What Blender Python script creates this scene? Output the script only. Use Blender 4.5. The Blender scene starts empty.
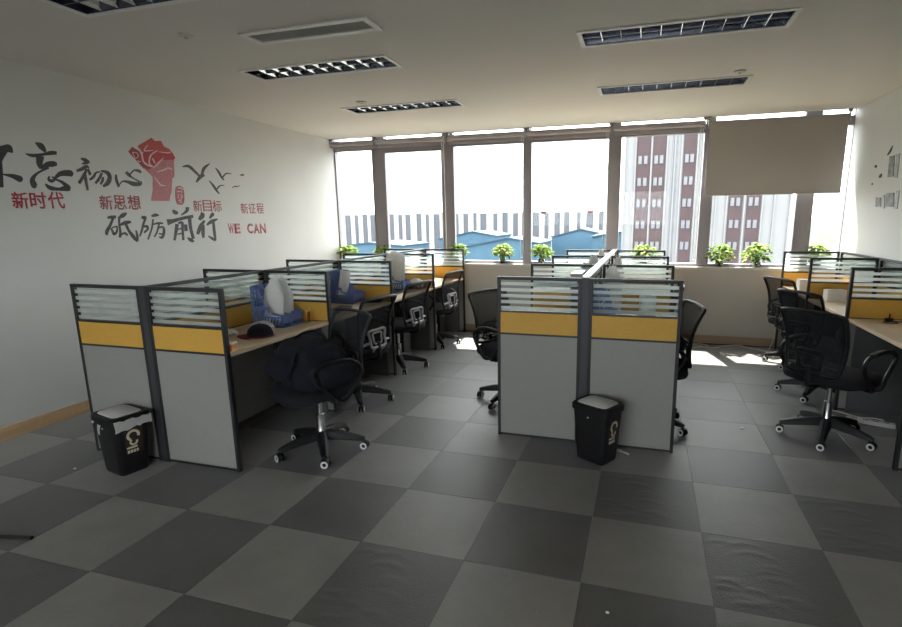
import bpy, bmesh, math, random
from mathutils import Vector, Matrix
PI = math.pi
random.seed(7)
SC = bpy.context.scene
COL = SC.collection

# ------------------------------------------------------------------ camera
CAM = Vector((3.3787, -2.0140, 1.5291))
F_PX, PPX, PPY = 522.592, 36.479, 10.675          # focal length and principal point, in pixels of 902 x 627
YAW, PIT, ROL = math.radians(-16.7457), math.radians(-11.2495), math.radians(-0.5379)
_f = Vector((math.sin(YAW) * math.cos(PIT), math.cos(YAW) * math.cos(PIT), math.sin(PIT)))
_r0 = Vector((math.cos(YAW), -math.sin(YAW), 0))
_u0 = _r0.cross(_f)
_r = _r0 * math.cos(ROL) + _u0 * math.sin(ROL)
_u = -_r0 * math.sin(ROL) + _u0 * math.cos(ROL)
cd = bpy.data.cameras.new('camera')
cam = bpy.data.objects.new('camera', cd)
COL.objects.link(cam)
cd.sensor_width = 36.0
cd.sensor_fit = 'HORIZONTAL'
cd.lens = F_PX / 902 * 36
cd.shift_x = -PPX / 902
cd.shift_y = PPY / 902
cd.clip_end = 3000
cd.clip_start = 0.05
cam.matrix_world = Matrix(((_r.x, _u.x, -_f.x, CAM.x), (_r.y, _u.y, -_f.y, CAM.y), (_r.z, _u.z, -_f.z, CAM.z), (0, 0, 0, 1)))
SC.camera = cam


def at(px, py, **k):
    """photo pixel -> point on the plane x=, y= or z= a given value"""
    d = _f + _r * ((px - 451 - PPX) / F_PX) - _u * ((py - 313.5 - PPY) / F_PX)
    (a, v), = k.items()
    i = 'xyz'.index(a)
    return CAM + d * ((v - CAM[i]) / d[i])


# ------------------------------------------------------------------ light
w = bpy.data.worlds.new('hazy_sky')
SC.world = w
w.use_nodes = True
bg = w.node_tree.nodes['Background']
bg.inputs[0].default_value = (0.95, 0.98, 1.0, 1)
bg.inputs[1].default_value = 5.0
sl = bpy.data.lights.new('sun', 'SUN')
sl.energy = 22
sl.angle = math.radians(0.8)
sl.color = (1.0, 0.93, 0.82)
sun = bpy.data.objects.new('sun', sl)
COL.objects.link(sun)
sun.rotation_euler = Vector((0.12, -0.48, -1.0)).to_track_quat('-Z', 'Y').to_euler()
sun.location = (0, 20, 30)
SC.view_settings.view_transform = 'Standard'
SC.view_settings.look = 'None'
SC.view_settings.gamma = 1
SC.view_settings.use_curve_mapping = False
SC.view_settings.exposure = 0.86

# ------------------------------------------------------------------ room numbers (metres)
T = 0.53                      # carpet tile
XL, XR = -1.004, 5.511        # left and right wall
YW = 4.882                    # window wall, inner face
YB = -4.2                     # wall behind the photographer
ZC = 2.676                    # ceiling
ZS = 0.946                    # sill
HP = 1.151                    # partition height
ZD = 0.757                    # desk top


# ------------------------------------------------------------------ materials
def lin(c):
    return tuple((v / 12.92 if v <= 0.04045 else ((v + 0.055) / 1.055) ** 2.4) for v in c)


def mat(name, col, rough=0.6, metal=0.0, noise=None, bump=None, spec=0.5, alpha=None, sheen=0):
    """col in linear rgb; noise=(scale, amount) varies the colour; bump=(scale, strength)"""
    m = bpy.data.materials.new(name)
    m.use_nodes = True
    nt = m.node_tree
    p = nt.nodes['Principled BSDF']
    p.inputs['Base Color'].default_value = (*col, 1)
    p.inputs['Roughness'].default_value = rough
    p.inputs['Metallic'].default_value = metal
    p.inputs['Specular IOR Level'].default_value = spec
    if sheen:
        p.inputs['Sheen Weight'].default_value = sheen
    if noise or bump:
        tc = nt.nodes.new('ShaderNodeTexCoord')
    if noise:
        n = nt.nodes.new('ShaderNodeTexNoise')
        n.inputs['Scale'].default_value = noise[0]
        n.inputs['Detail'].default_value = 5
        nt.links.new(tc.outputs['Object'], n.inputs['Vector'])
        r = nt.nodes.new('ShaderNodeValToRGB')
        a = noise[1]
        r.color_ramp.elements[0].position = 0.3
        r.color_ramp.elements[1].position = 0.7
        r.color_ramp.elements[0].color = (*[c * (1 - a) for c in col], 1)
        r.color_ramp.elements[1].color = (*[min(1, c * (1 + a)) for c in col], 1)
        nt.links.new(n.outputs['Fac'], r.inputs['Fac'])
        nt.links.new(r.outputs['Color'], p.inputs['Base Color'])
    if bump:
        n = nt.nodes.new('ShaderNodeTexNoise')
        n.inputs['Scale'].default_value = bump[0]
        n.inputs['Detail'].default_value = 4
        nt.links.new(tc.outputs['Object'], n.inputs['Vector'])
        b = nt.nodes.new('ShaderNodeBump')
        b.inputs['Strength'].default_value = bump[1]
        b.inputs['Distance'].default_value = 0.01
        nt.links.new(n.outputs['Fac'], b.inputs['Height'])
        nt.links.new(b.outputs['Normal'], p.inputs['Normal'])
    if alpha is not None:
        out = nt.nodes['Material Output']
        tr = nt.nodes.new('ShaderNodeBsdfTransparent')
        mx = nt.nodes.new('ShaderNodeMixShader')
        mx.inputs[0].default_value = alpha
        nt.links.new(tr.outputs[0], mx.inputs[1])
        nt.links.new(p.outputs[0], mx.inputs[2])
        nt.links.new(mx.outputs[0], out.inputs[0])
    return m


def glass_mat(name, tint=(1, 1, 1), refl=0.06, rough=0.02):
    m = bpy.data.materials.new(name)
    m.use_nodes = True
    nt = m.node_tree
    nt.nodes.remove(nt.nodes['Principled BSDF'])
    out = nt.nodes['Material Output']
    tr = nt.nodes.new('ShaderNodeBsdfTransparent')
    tr.inputs[0].default_value = (*tint, 1)
    gl = nt.nodes.new('ShaderNodeBsdfGlossy')
    gl.inputs['Roughness'].default_value = rough
    mx = nt.nodes.new('ShaderNodeMixShader')
    mx.inputs[0].default_value = refl
    nt.links.new(tr.outputs[0], mx.inputs[1])
    nt.links.new(gl.outputs[0], mx.inputs[2])
    nt.links.new(mx.outputs[0], out.inputs[0])
    return m


def thin_mat(name, col, transl=0.4, alpha=1.0):
    """cloth, frosted film, leaves: diffuse + translucent (+ see-through)"""
    m = bpy.data.materials.new(name)
    m.use_nodes = True
    nt = m.node_tree
    nt.nodes.remove(nt.nodes['Principled BSDF'])
    out = nt.nodes['Material Output']
    d = nt.nodes.new('ShaderNodeBsdfDiffuse')
    d.inputs[0].default_value = (*col, 1)
    t = nt.nodes.new('ShaderNodeBsdfTranslucent')
    t.inputs[0].default_value = (*col, 1)
    mx = nt.nodes.new('ShaderNodeMixShader')
    mx.inputs[0].default_value = transl
    nt.links.new(d.outputs[0], mx.inputs[1])
    nt.links.new(t.outputs[0], mx.inputs[2])
    last = mx
    if alpha < 1:
        tr = nt.nodes.new('ShaderNodeBsdfTransparent')
        m2 = nt.nodes.new('ShaderNodeMixShader')
        m2.inputs[0].default_value = alpha
        nt.links.new(tr.outputs[0], m2.inputs[1])
        nt.links.new(mx.outputs[0], m2.inputs[2])
        last = m2
    nt.links.new(last.outputs[0], out.inputs[0])
    return m


def frost_mat(name):
    """etched film: scatters what lies behind it, with a little white haze"""
    m = bpy.data.materials.new(name)
    m.use_nodes = True
    nt = m.node_tree
    nt.nodes.remove(nt.nodes['Principled BSDF'])
    out = nt.nodes['Material Output']
    r = nt.nodes.new('ShaderNodeBsdfRefraction')
    r.inputs['Color'].default_value = (0.97, 0.98, 0.98, 1)
    r.inputs['Roughness'].default_value = 0.5
    r.inputs['IOR'].default_value = 1.2
    t = nt.nodes.new('ShaderNodeBsdfTranslucent')
    t.inputs[0].default_value = (0.82, 0.84, 0.84, 1)
    mx = nt.nodes.new('ShaderNodeMixShader')
    mx.inputs[0].default_value = 0.35
    nt.links.new(r.outputs[0], mx.inputs[1])
    nt.links.new(t.outputs[0], mx.inputs[2])
    nt.links.new(mx.outputs[0], out.inputs[0])
    return m


def carpet_mat(name, c0, c1):
    m = bpy.data.materials.new(name)
    m.use_nodes = True
    nt = m.node_tree
    p = nt.nodes['Principled BSDF']
    p.inputs['Roughness'].default_value = 0.50
    p.inputs['Specular IOR Level'].default_value = 0.7
    p.inputs['Sheen Weight'].default_value = 0.9
    p.inputs['Sheen Roughness'].default_value = 0.28
    g = nt.nodes.new('ShaderNodeNewGeometry')
    n1 = nt.nodes.new('ShaderNodeTexNoise')
    n1.inputs['Scale'].default_value = 2.2
    n1.inputs['Detail'].default_value = 7
    n1.inputs['Roughness'].default_value = 0.65
    n2 = nt.nodes.new('ShaderNodeTexNoise')
    n2.inputs['Scale'].default_value = 240
    n2.inputs['Detail'].default_value = 2
    nt.links.new(g.outputs['Position'], n1.inputs['Vector'])
    nt.links.new(g.outputs['Position'], n2.inputs['Vector'])
    ad = nt.nodes.new('ShaderNodeMath')
    ad.operation = 'MULTIPLY_ADD'
    ad.inputs[1].default_value = 0.5
    nt.links.new(n2.outputs['Fac'], ad.inputs[0])
    nt.links.new(n1.outputs['Fac'], ad.inputs[2])
    r = nt.nodes.new('ShaderNodeValToRGB')
    r.color_ramp.elements[0].position = 0.5
    r.color_ramp.elements[1].position = 1.0
    r.color_ramp.elements[0].color = (*c0, 1)
    r.color_ramp.elements[1].color = (*c1, 1)
    nt.links.new(ad.outputs[0], r.inputs['Fac'])
    nt.links.new(r.outputs['Color'], p.inputs['Base Color'])
    n3 = nt.nodes.new('ShaderNodeTexNoise')
    n3.inputs['Scale'].default_value = 90
    n3.inputs['Detail'].default_value = 3
    nt.links.new(g.outputs['Position'], n3.inputs['Vector'])
    b = nt.nodes.new('ShaderNodeBump')
    b.inputs['Strength'].default_value = 0.35
    b.inputs['Distance'].default_value = 0.004
    nt.links.new(n3.outputs['Fac'], b.inputs['Height'])
    nt.links.new(b.outputs['Normal'], p.inputs['Normal'])
    return m


def wood_mat(name, c0, c1, scale=6, axis='X', rough=0.45):
    m = bpy.data.materials.new(name)
    m.use_nodes = True
    nt = m.node_tree
    p = nt.nodes['Principled BSDF']
    p.inputs['Roughness'].default_value = rough
    tc = nt.nodes.new('ShaderNodeTexCoord')
    mp = nt.nodes.new('ShaderNodeMapping')
    mp.inputs['Scale'].default_value = (1, 0.06, 1) if axis == 'Y' else (0.06, 1, 1)
    n = nt.nodes.new('ShaderNodeTexNoise')
    n.inputs['Scale'].default_value = scale * 6
    n.inputs['Detail'].default_value = 6
    nt.links.new(tc.outputs['Object'], mp.inputs['Vector'])
    nt.links.new(mp.outputs['Vector'], n.inputs['Vector'])
    r = nt.nodes.new('ShaderNodeValToRGB')
    r.color_ramp.elements[0].position = 0.35
    r.color_ramp.elements[1].position = 0.7
    r.color_ramp.elements[0].color = (*c0, 1)
    r.color_ramp.elements[1].color = (*c1, 1)
    nt.links.new(n.outputs['Fac'], r.inputs['Fac'])
    nt.links.new(r.outputs['Color'], p.inputs['Base Color'])
    return m


M = dict(
    wall=mat('white_wall_paint', (0.58, 0.58, 0.56), 0.7, noise=(1.4, 0.03), bump=(60, 0.03)),
    wallw=mat('grey_beige_paint', (0.55, 0.52, 0.48), 0.7, noise=(2.0, 0.03)),
    ceil=mat('ceiling_paint', (0.69, 0.665, 0.63), 0.75, noise=(0.8, 0.03)),
    slab=mat('screed', (0.08, 0.08, 0.08), 0.9),
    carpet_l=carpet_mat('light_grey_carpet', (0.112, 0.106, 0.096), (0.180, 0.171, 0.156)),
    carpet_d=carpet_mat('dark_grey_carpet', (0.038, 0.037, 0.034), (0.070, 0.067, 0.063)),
    carpet_l2=carpet_mat('glare_faded_light_carpet', (0.080, 0.078, 0.074), (0.128, 0.125, 0.119)),
    carpet_d2=carpet_mat('glare_faded_dark_carpet', (0.054, 0.053, 0.051), (0.092, 0.090, 0.087)),
    base=wood_mat('wood_skirting', (0.50, 0.33, 0.18), (0.62, 0.43, 0.25), 4, 'Y'),
    basew=wood_mat('brown_skirting', (0.36, 0.26, 0.17), (0.44, 0.33, 0.22), 4, 'X'),
    alu=mat('mauve_grey_aluminium', (0.26, 0.24, 0.26), 0.45, 0.25, noise=(3, 0.05)),
    sill=mat('pale_stone_sill', (0.62, 0.60, 0.58), 0.35, noise=(20, 0.06)),
    glass=glass_mat('window_glass', (0.97, 0.985, 0.98), 0.012),
    pglass=glass_mat('screen_glass', (0.93, 0.96, 0.95), 0.06),
    frost=frost_mat('frosted_film'),
    blind=thin_mat('blind_fabric', (0.47, 0.445, 0.415), 0.10),
    roller=mat('roller_cover', (0.34, 0.315, 0.33), 0.55, noise=(8, 0.05)),
    frame=mat('charcoal_metal', (0.018, 0.0185, 0.022), 0.45, 0.2, noise=(15, 0.1)),
    spine=mat('slate_post_metal', (0.040, 0.042, 0.050), 0.5, 0.2, noise=(15, 0.08)),
    silver=mat('satin_aluminium', (0.62, 0.62, 0.63), 0.32, 0.85, noise=(12, 0.05)),
    grey=mat('warm_grey_panel', (0.265, 0.26, 0.248), 0.6, noise=(60, 0.03), bump=(300, 0.05)),
    yellow=mat('mustard_panel', (0.58, 0.325, 0.05), 0.6, noise=(60, 0.04), bump=(300, 0.05)),
    desk=wood_mat('pale_oak_laminate', (0.56, 0.42, 0.27), (0.66, 0.52, 0.36), 3, 'Y', 0.4),
    deskside=mat('dark_grey_board', (0.10, 0.10, 0.105), 0.6, noise=(30, 0.06)),
    plastic=mat('black_plastic', (0.008, 0.008, 0.010), 0.5, noise=(30, 0.1), spec=0.3),
    cushion=mat('black_seat_fabric', (0.013, 0.0135, 0.017), 0.9, noise=(90, 0.2), bump=(400, 0.2), spec=0.2),
    mesh=mat('black_mesh_fabric', (0.017, 0.018, 0.021), 0.85, noise=(150, 0.2), spec=0.2, alpha=0.82),
    lumbar=mat('grey_lumbar_plastic', (0.36, 0.36, 0.365), 0.35, noise=(20, 0.05)),
    chrome=mat('brushed_steel', (0.55, 0.55, 0.56), 0.25, 1.0, noise=(20, 0.05)),
    white=mat('white_plastic', (0.75, 0.75, 0.74), 0.4, noise=(15, 0.03)),
    lidgrey=mat('light_grey_lid', (0.55, 0.54, 0.52), 0.45, noise=(30, 0.04)),
    paper=mat('paper', (0.78, 0.78, 0.76), 0.8, noise=(25, 0.04)),
    bag=thin_mat('thin_white_plastic_bag', (0.85, 0.85, 0.84), 0.4, 0.75),
    blue=mat('blue_plastic', (0.13, 0.20, 0.48), 0.4, noise=(15, 0.08)),
    red=mat('wine_red_cloth', (0.16, 0.018, 0.03), 0.85, noise=(80, 0.2)),
    black=mat('black_cloth', (0.010, 0.011, 0.017), 0.95, noise=(60, 0.25), bump=(120, 0.3), spec=0.2),
    orange=mat('orange_card', (0.75, 0.36, 0.14), 0.6, noise=(40, 0.3)),
    amber=glass_mat('amber_clear_plastic', (0.99, 0.90, 0.66), 0.08, 0.1),
    leaf=thin_mat('pothos_leaf', (0.12, 0.20, 0.045), 0.30),
    leaf2=thin_mat('pothos_leaf_pale', (0.33, 0.37, 0.14), 0.30),
    stem=mat('green_stem', (0.14, 0.24, 0.05), 0.6, noise=(30, 0.15)),
    jar=glass_mat('clear_jar', (0.86, 0.93, 0.90), 0.12, 0.03),
    soil=mat('dark_potting_soil', (0.05, 0.035, 0.025), 0.95, noise=(50, 0.3)),
    ink=mat('black_brush_ink', (0.014, 0.011, 0.017), 0.6, noise=(22, 0.5)),
    inkg=mat('grey_brush_ink', (0.038, 0.038, 0.038), 0.6, noise=(40, 0.85)),
    redv=mat('red_vinyl', (0.36, 0.018, 0.028), 0.55, noise=(20, 0.15)),
    redp=mat('pale_red_vinyl', (0.34, 0.075, 0.085), 0.6, noise=(30, 0.2)),
    fist1=mat('orange_red_vinyl', (0.40, 0.045, 0.032), 0.6, noise=(14, 0.15)),
    fist2=mat('crimson_vinyl', (0.36, 0.012, 0.022), 0.6, noise=(14, 0.2)),
    fist3=mat('rose_vinyl', (0.42, 0.14, 0.15), 0.6, noise=(70, 0.25)),
    fist4=mat('dark_red_vinyl', (0.25, 0.015, 0.02), 0.6, noise=(14, 0.2)),
    crease=mat('pale_crease_vinyl', (0.60, 0.42, 0.40), 0.6, noise=(30, 0.1)),
    stone=mat('grey_print', (0.22, 0.22, 0.22), 0.6, noise=(25, 0.4)),
    stonel=mat('pale_grey_print', (0.36, 0.36, 0.355), 0.6, noise=(25, 0.2)),
    louver=mat('polished_louvre', (0.80, 0.80, 0.81), 0.16, 1.0, noise=(10, 0.03)),
    housing=mat('dark_reflector', (0.13, 0.14, 0.19), 0.22, 0.9, noise=(8, 0.1)),
    tube=mat('unlit_white_tube', (0.8, 0.8, 0.8), 0.25, noise=(10, 0.03)),
    vent=mat('vent_grille_grey', (0.42, 0.41, 0.39), 0.6, noise=(20, 0.06)),
    cable=mat('off_white_cable', (0.62, 0.60, 0.56), 0.5, noise=(20, 0.08)),
    bincream=mat('cream_print', (0.62, 0.58, 0.42), 0.6, noise=(40, 0.15)),
    binbrown=mat('brown_print', (0.022, 0.014, 0.010), 0.6, noise=(40, 0.2)),
    tower=mat('tower_white_cladding', (0.185, 0.185, 0.19), 0.8, noise=(0.4, 0.04)),
    towerr=mat('tower_maroon_panel', (0.048, 0.029, 0.032), 0.8, noise=(0.6, 0.1)),
    towerg=mat('tower_window_glass', (0.12, 0.125, 0.14), 0.3, noise=(0.8, 0.2)),
    farw=mat('far_white_facade', (0.30, 0.305, 0.315), 0.8, noise=(0.2, 0.05)),
    fard=mat('far_grey_windows', (0.050, 0.055, 0.066), 0.6, noise=(0.6, 0.3)),
    shed=mat('blue_sheet_roof', (0.035, 0.085, 0.130), 0.8, noise=(0.3, 0.08)),
    shedr=mat('blue_roof_paint', (0.016, 0.045, 0.075), 0.8, noise=(0.3, 0.08)),
    hill=mat('hazy_green_hill', (0.027, 0.035, 0.024), 0.95, noise=(0.05, 0.35)),
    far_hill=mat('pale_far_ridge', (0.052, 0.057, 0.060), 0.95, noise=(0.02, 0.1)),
    ground=mat('pale_ground', (0.048, 0.050, 0.046), 0.95, noise=(0.05, 0.2)),
    butter=mat('red_sticker', (0.55, 0.03, 0.04), 0.5, noise=(60, 0.3)),
)


# ------------------------------------------------------------------ mesh builder
class MB:
    def __init__(s):
        s.v, s.f = [], []

    def quad(s, *ids):
        s.f.append(tuple(ids))

    def box(s, x0, x1, y0, y1, z0, z1, mtx=None):
        b = len(s.v)
        for z in (z0, z1):
            for x, y in ((x0, y0), (x1, y0), (x1, y1), (x0, y1)):
                p = Vector((x, y, z))
                s.v.append(tuple(mtx @ p if mtx else p))
        for q in ((0, 3, 2, 1), (4, 5, 6, 7), (0, 1, 5, 4), (1, 2, 6, 5), (2, 3, 7, 6), (3, 0, 4, 7)):
            s.f.append(tuple(b + i for i in q))
        return s

    def prism(s, poly, h0, h1, fn):
        """poly: 2-D outline, fn(a, b, h) -> xyz"""
        b, n = len(s.v), len(poly)
        for h in (h0, h1):
            for (a, c) in poly:
                s.v.append(tuple(fn(a, c, h)))
        s.f.append(tuple(b + i for i in reversed(range(n))))
        s.f.append(tuple(b + n + i for i in range(n)))
        for i in range(n):
            j = (i + 1) % n
            s.f.append((b + i, b + j, b + n + j, b + n + i))
        return s

    def loft(s, rings, cap=True, closed=True):
        b, n = len(s.v), len(rings[0])
        for r in rings:
            for p in r:
                s.v.append(tuple(p))
        for k in range(len(rings) - 1):
            for i in range(n if closed else n - 1):
                j = (i + 1) % n
                s.f.append((b + k * n + i, b + k * n + j, b + (k + 1) * n + j, b + (k + 1) * n + i))
        if cap and closed:
            s.f.append(tuple(b + i for i in reversed(range(n))))
            e = b + (len(rings) - 1) * n
            s.f.append(tuple(e + i for i in range(n)))
        return s

    def lathe(s, prof, n=20, c=(0, 0, 0)):
        rings = [[(c[0] + r * math.cos(2 * PI * i / n), c[1] + r * math.sin(2 * PI * i / n), c[2] + z) for i in range(n)] for r, z in prof]
        return s.loft(rings)

    def tube(s, pts, r, n=8, closed=False, flat=1.0):
        pts = [Vector(p) for p in pts]
        m = len(pts)
        rr = r if isinstance(r, (list, tuple)) else [r] * m
        rings, up = [], None
        for i, p in enumerate(pts):
            if closed:
                t = pts[(i + 1) % m] - pts[i - 1]
            else:
                t = pts[min(i + 1, m - 1)] - pts[max(i - 1, 0)]
            t.normalize()
            if up is None:
                up = Vector((0, 0, 1)) if abs(t.z) < 0.9 else Vector((1, 0, 0))
            a = t.cross(up)
            if a.length < 1e-5:
                a = t.cross(Vector((0.3, 1, 0.2)))
            a.normalize()
            up = a.cross(t).normalized()
            rings.append([p + (a * math.cos(2 * PI * k / n) + up * flat * math.sin(2 * PI * k / n)) * rr[i] for k in range(n)])
        if closed:
            rings.append(rings[0])
            return s.loft(rings, cap=False)
        return s.loft(rings)

    def cyl(s, p, q, r, n=14):
        return s.tube([p, q], r, n)

    def mesh(s, name, m=None, smooth=False, bevel=0):
        me = bpy.data.meshes.new(name)
        me.from_pydata([tuple(v) for v in s.v], [], s.f)
        bm = bmesh.new()
        bm.from_mesh(me)
        bmesh.ops.recalc_face_normals(bm, faces=bm.faces)
        if bevel:
            bmesh.ops.bevel(bm, geom=list(bm.edges), offset=bevel, segments=2, affect='EDGES', profile=0.6)
        bm.to_mesh(me)
        bm.free()
        if smooth:
            me.polygons.foreach_set('use_smooth', [True] * len(me.polygons))
            try:
                me.set_sharp_from_angle(angle=math.radians(40))
            except Exception:
                pass
        if m:
            me.materials.append(M[m] if isinstance(m, str) else m)
        me.update()
        return me

    def build(s, name, m, parent=None, smooth=False, bevel=0):
        return link(name, s.mesh(name, m, smooth, bevel), parent)


def link(name, me, parent=None, loc=None, rz=None):
    o = bpy.data.objects.new(name, me)
    COL.objects.link(o)
    if parent:
        o.parent = parent
    if loc:
        o.location = loc
    if rz:
        o.rotation_euler = (0, 0, rz)
    return o


def tag(o, label, cat, group=None, kind=None):
    o['label'] = label
    o['category'] = cat
    if group:
        o['group'] = group
    if kind:
        o['kind'] = kind
    return o


def thing(name, label, cat, loc=(0, 0, 0), rz=0, group=None):
    o = bpy.data.objects.new(name, None)
    COL.objects.link(o)
    o.empty_display_size = 0.1
    o.location = loc
    o.rotation_euler = (0, 0, rz)
    return tag(o, label, cat, group)


def struct(o):
    o['kind'] = 'structure'
    return o


def dup(src, loc, rz, label, group=None, parent=None):
    c = src.copy()
    COL.objects.link(c)
    c.parent = parent
    if parent is None:
        c.location = loc
        c.rotation_euler = (0, 0, rz)
        c['label'] = label
        if group:
            c['group'] = group
    for ch in src.children:
        dup(ch, None, None, None, None, c)
    return c


def bx(name, m, parent, *a, bevel=0, smooth=False):
    return MB().box(*a).build(name, m, parent, smooth, bevel)


def crom(pts, sub=6, closed=False):
    """Catmull-Rom through points of any dimension"""
    out, n = [], len(pts)
    P = [Vector(p) if len(p) < 5 else p for p in pts]
    rng = range(n if closed else n - 1)
    for i in rng:
        p0, p1, p2, p3 = (P[(i - 1) % n], P[i], P[(i + 1) % n], P[(i + 2) % n]) if closed else (P[max(i - 1, 0)], P[i], P[i + 1], P[min(i + 2, n - 1)])
        for k in range(sub):
            t = k / sub
            out.append(0.5 * ((2 * p1) + (p2 - p0) * t + (2 * p0 - 5 * p1 + 4 * p2 - p3) * t * t + (3 * p1 - p0 - 3 * p2 + p3) * t ** 3))
    if not closed:
        out.append(P[-1])
    return out


def super_ring(cx, cy, z, a, b, e=4, n=24):
    out = []
    for i in range(n):
        t = 2 * PI * i / n
        c, s_ = math.cos(t), math.sin(t)
        out.append((cx + a * math.copysign(abs(c) ** (2 / e), c), cy + b * math.copysign(abs(s_) ** (2 / e), s_), z))
    return out


# ================================================================== THE SETTING
# ---- floor of carpet tiles
floor = struct(bx('floor', 'slab', None, XL - 0.1, XR + 0.1, YB - 0.1, 5.06, -0.15, -0.006))
g = 0.0005


def tile_mesh(name, m):
    b = MB()
    h = T / 2 - g
    rings = [[(-h, -h, z), (h, -h, z), (h, h, z), (-h, h, z)] for z in (-0.006,)] + \
            [[(-h, -h, -0.0015), (h, -h, -0.0015), (h, h, -0.0015), (-h, h, -0.0015)]] + \
            [[(-h + .0015, -h + .0015, 0), (h - .0015, -h + .0015, 0), (h - .0015, h - .0015, 0), (-h + .0015, h - .0015, 0)]]
    b.loft(rings)
    return b.mesh(name, m)


TL, TD = tile_mesh('carpet_tile', 'carpet_l'), tile_mesh('carpet_tile', 'carpet_d')
TL2, TD2 = tile_mesh('carpet_tile', 'carpet_l2'), tile_mesh('carpet_tile', 'carpet_d2')     # inner rows: window glare painted in as lower tile contrast
TW = MB()
NW = 40
rw = random.Random(11)
rdg = [(rw.uniform(-.22, .22), rw.uniform(-.22, .22), rw.uniform(-.25, .25), rw.uniform(.03, .09), rw.uniform(.0014, .003)) for _ in range(16)]


def rumple(x, y):
    e = min(1, (T / 2 - max(abs(x), abs(y))) / .03)
    h = 0
    for cx, cy, a, ln, hh in rdg:
        dx, dy = (x - cx) * math.cos(a) + (y - cy) * math.sin(a), -(x - cx) * math.sin(a) + (y - cy) * math.cos(a)
        h += hh * math.exp(-(dx / ln) ** 2 - ((dy + 4 * dx * dx) / .010) ** 2)
    return h * max(0, e)


hT = T / 2 - g
TW.loft([[(-hT + 2 * hT * i / NW, -hT + 2 * hT * j / NW, rumple(-hT + 2 * hT * i / NW, -hT + 2 * hT * j / NW)) for i in range(NW + 1)] for j in range(NW + 1)], cap=False, closed=False)
TW = TW.mesh('carpet_tile', 'carpet_d', True)
for iu in range(-2, 11):
    for iv in range(-8, 9):
        x0, x1 = max(iu * T, XL), min((iu + 1) * T, XR)
        y0, y1 = max(iv * T, YB), min((iv + 1) * T, YW)
        if x1 - x0 < 0.02 or y1 - y0 < 0.02:
            continue
        me = TL if (iu + iv) % 2 == 0 else TD
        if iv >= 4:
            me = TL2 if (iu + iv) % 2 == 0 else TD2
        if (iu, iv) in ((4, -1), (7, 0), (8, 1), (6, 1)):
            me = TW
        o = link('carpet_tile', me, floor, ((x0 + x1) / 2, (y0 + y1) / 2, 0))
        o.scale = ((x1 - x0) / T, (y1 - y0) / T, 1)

# ---- ceiling with openings for lamps and the air vent
LAMPS = [(0.33, 0.15), (0.33, 1.60), (0.33, 3.05), (2.925, 1.57), (2.925, 3.03)]   # near corner x, y
LW, LD = 1.21, 0.265
VENT = (0.935, 0.945, 0.825, 0.15)
holes = [(x, x + LW, y, y + LD) for x, y in LAMPS] + [(VENT[0], VENT[0] + VENT[2], VENT[1], VENT[1] + VENT[3])]
xs = sorted({XL - 0.1, XR + 0.1, *[h[0] for h in holes], *[h[1] for h in holes]})
ys = sorted({YB - 0.1, YW, *[h[2] for h in holes], *[h[3] for h in holes]})
cb = MB()
for i in range(len(xs) - 1):
    for j in range(len(ys) - 1):
        cx, cy = (xs[i] + xs[i + 1]) / 2, (ys[j] + ys[j + 1]) / 2
        if any(h[0] < cx < h[1] and h[2] < cy < h[3] for h in holes):
            continue
        cb.box(xs[i], xs[i + 1], ys[j], ys[j + 1], ZC, ZC + 0.02)
ceiling = struct(cb.build('ceiling', 'ceil'))
void = bx('ceiling_slab', 'ceil', ceiling, XL - 0.1, XR + 0.1, YB - 0.1, 5.1, 2.86, 2.95)
bx('ceiling_edge', 'ceil', ceiling, XL - 0.1, XR + 0.1, YW - 0.02, YW, ZC + 0.02, 2.86)

# ---- walls
struct(bx('wall_left', 'wall', None, XL - 0.1, XL, YB - 0.1, 5.1, -0.15, 2.86))
struct(bx('wall_right', 'wall', None, XR, XR + 0.1, YB - 0.1, 5.1, -0.15, 2.86))
BW0, BW1, BZ0, BZ1 = -0.2, 3.9, 0.95, 2.35          # unseen glazed band, added behind the camera to let in fill light
wb = MB().box(XL, XR, YB - 0.1, YB, -0.15, BZ0).box(XL, XR, YB - 0.1, YB, BZ1, 2.86)
wb.box(XL, BW0, YB - 0.1, YB, BZ0, BZ1).box(BW1, XR, YB - 0.1, YB, BZ0, BZ1)
struct(wb.build('wall_back', 'wall'))
wf = MB()
for k in range(5):
    xx = BW0 + (BW1 - BW0) * k / 4
    wf.box(xx - 0.03, xx + 0.03, YB - 0.08, YB - 0.02, BZ0, BZ1)
wf.box(BW0, BW1, YB - 0.08, YB - 0.02, BZ0, BZ0 + 0.05).box(BW0, BW1, YB - 0.08, YB - 0.02, BZ1 - 0.05, BZ1)
w8 = struct(wf.build('window_8', 'alu'))
for k in range(4):
    a = BW0 + (BW1 - BW0) * k / 4 + 0.03
    b_ = BW0 + (BW1 - BW0) * (k + 1) / 4 - 0.03
    bx('pane', 'glass', w8, a, b_, YB - 0.055, YB - 0.049, BZ0 + 0.05, BZ1 - 0.05)
ww = struct(bx('wall_window', 'wallw', None, XL, XR, YW, 5.06, -0.15, ZS - 0.03))
struct(bx('trim_1', 'sill', None, XL, XR, YW - 0.035, 5.06, ZS - 0.03, ZS, bevel=0.004))
struct(bx('baseboard_left', 'base', None, XL, XL + 0.014, YB, YW, 0, 0.095, bevel=0.003))
struct(bx('baseboard_window', 'basew', None, XL + 0.014, XR - 0.014, YW - 0.014, YW, 0, 0.095, bevel=0.003))
struct(bx('baseboard_right', 'base', None, XR - 0.014, XR, YB, YW, 0, 0.095, bevel=0.003))

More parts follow.
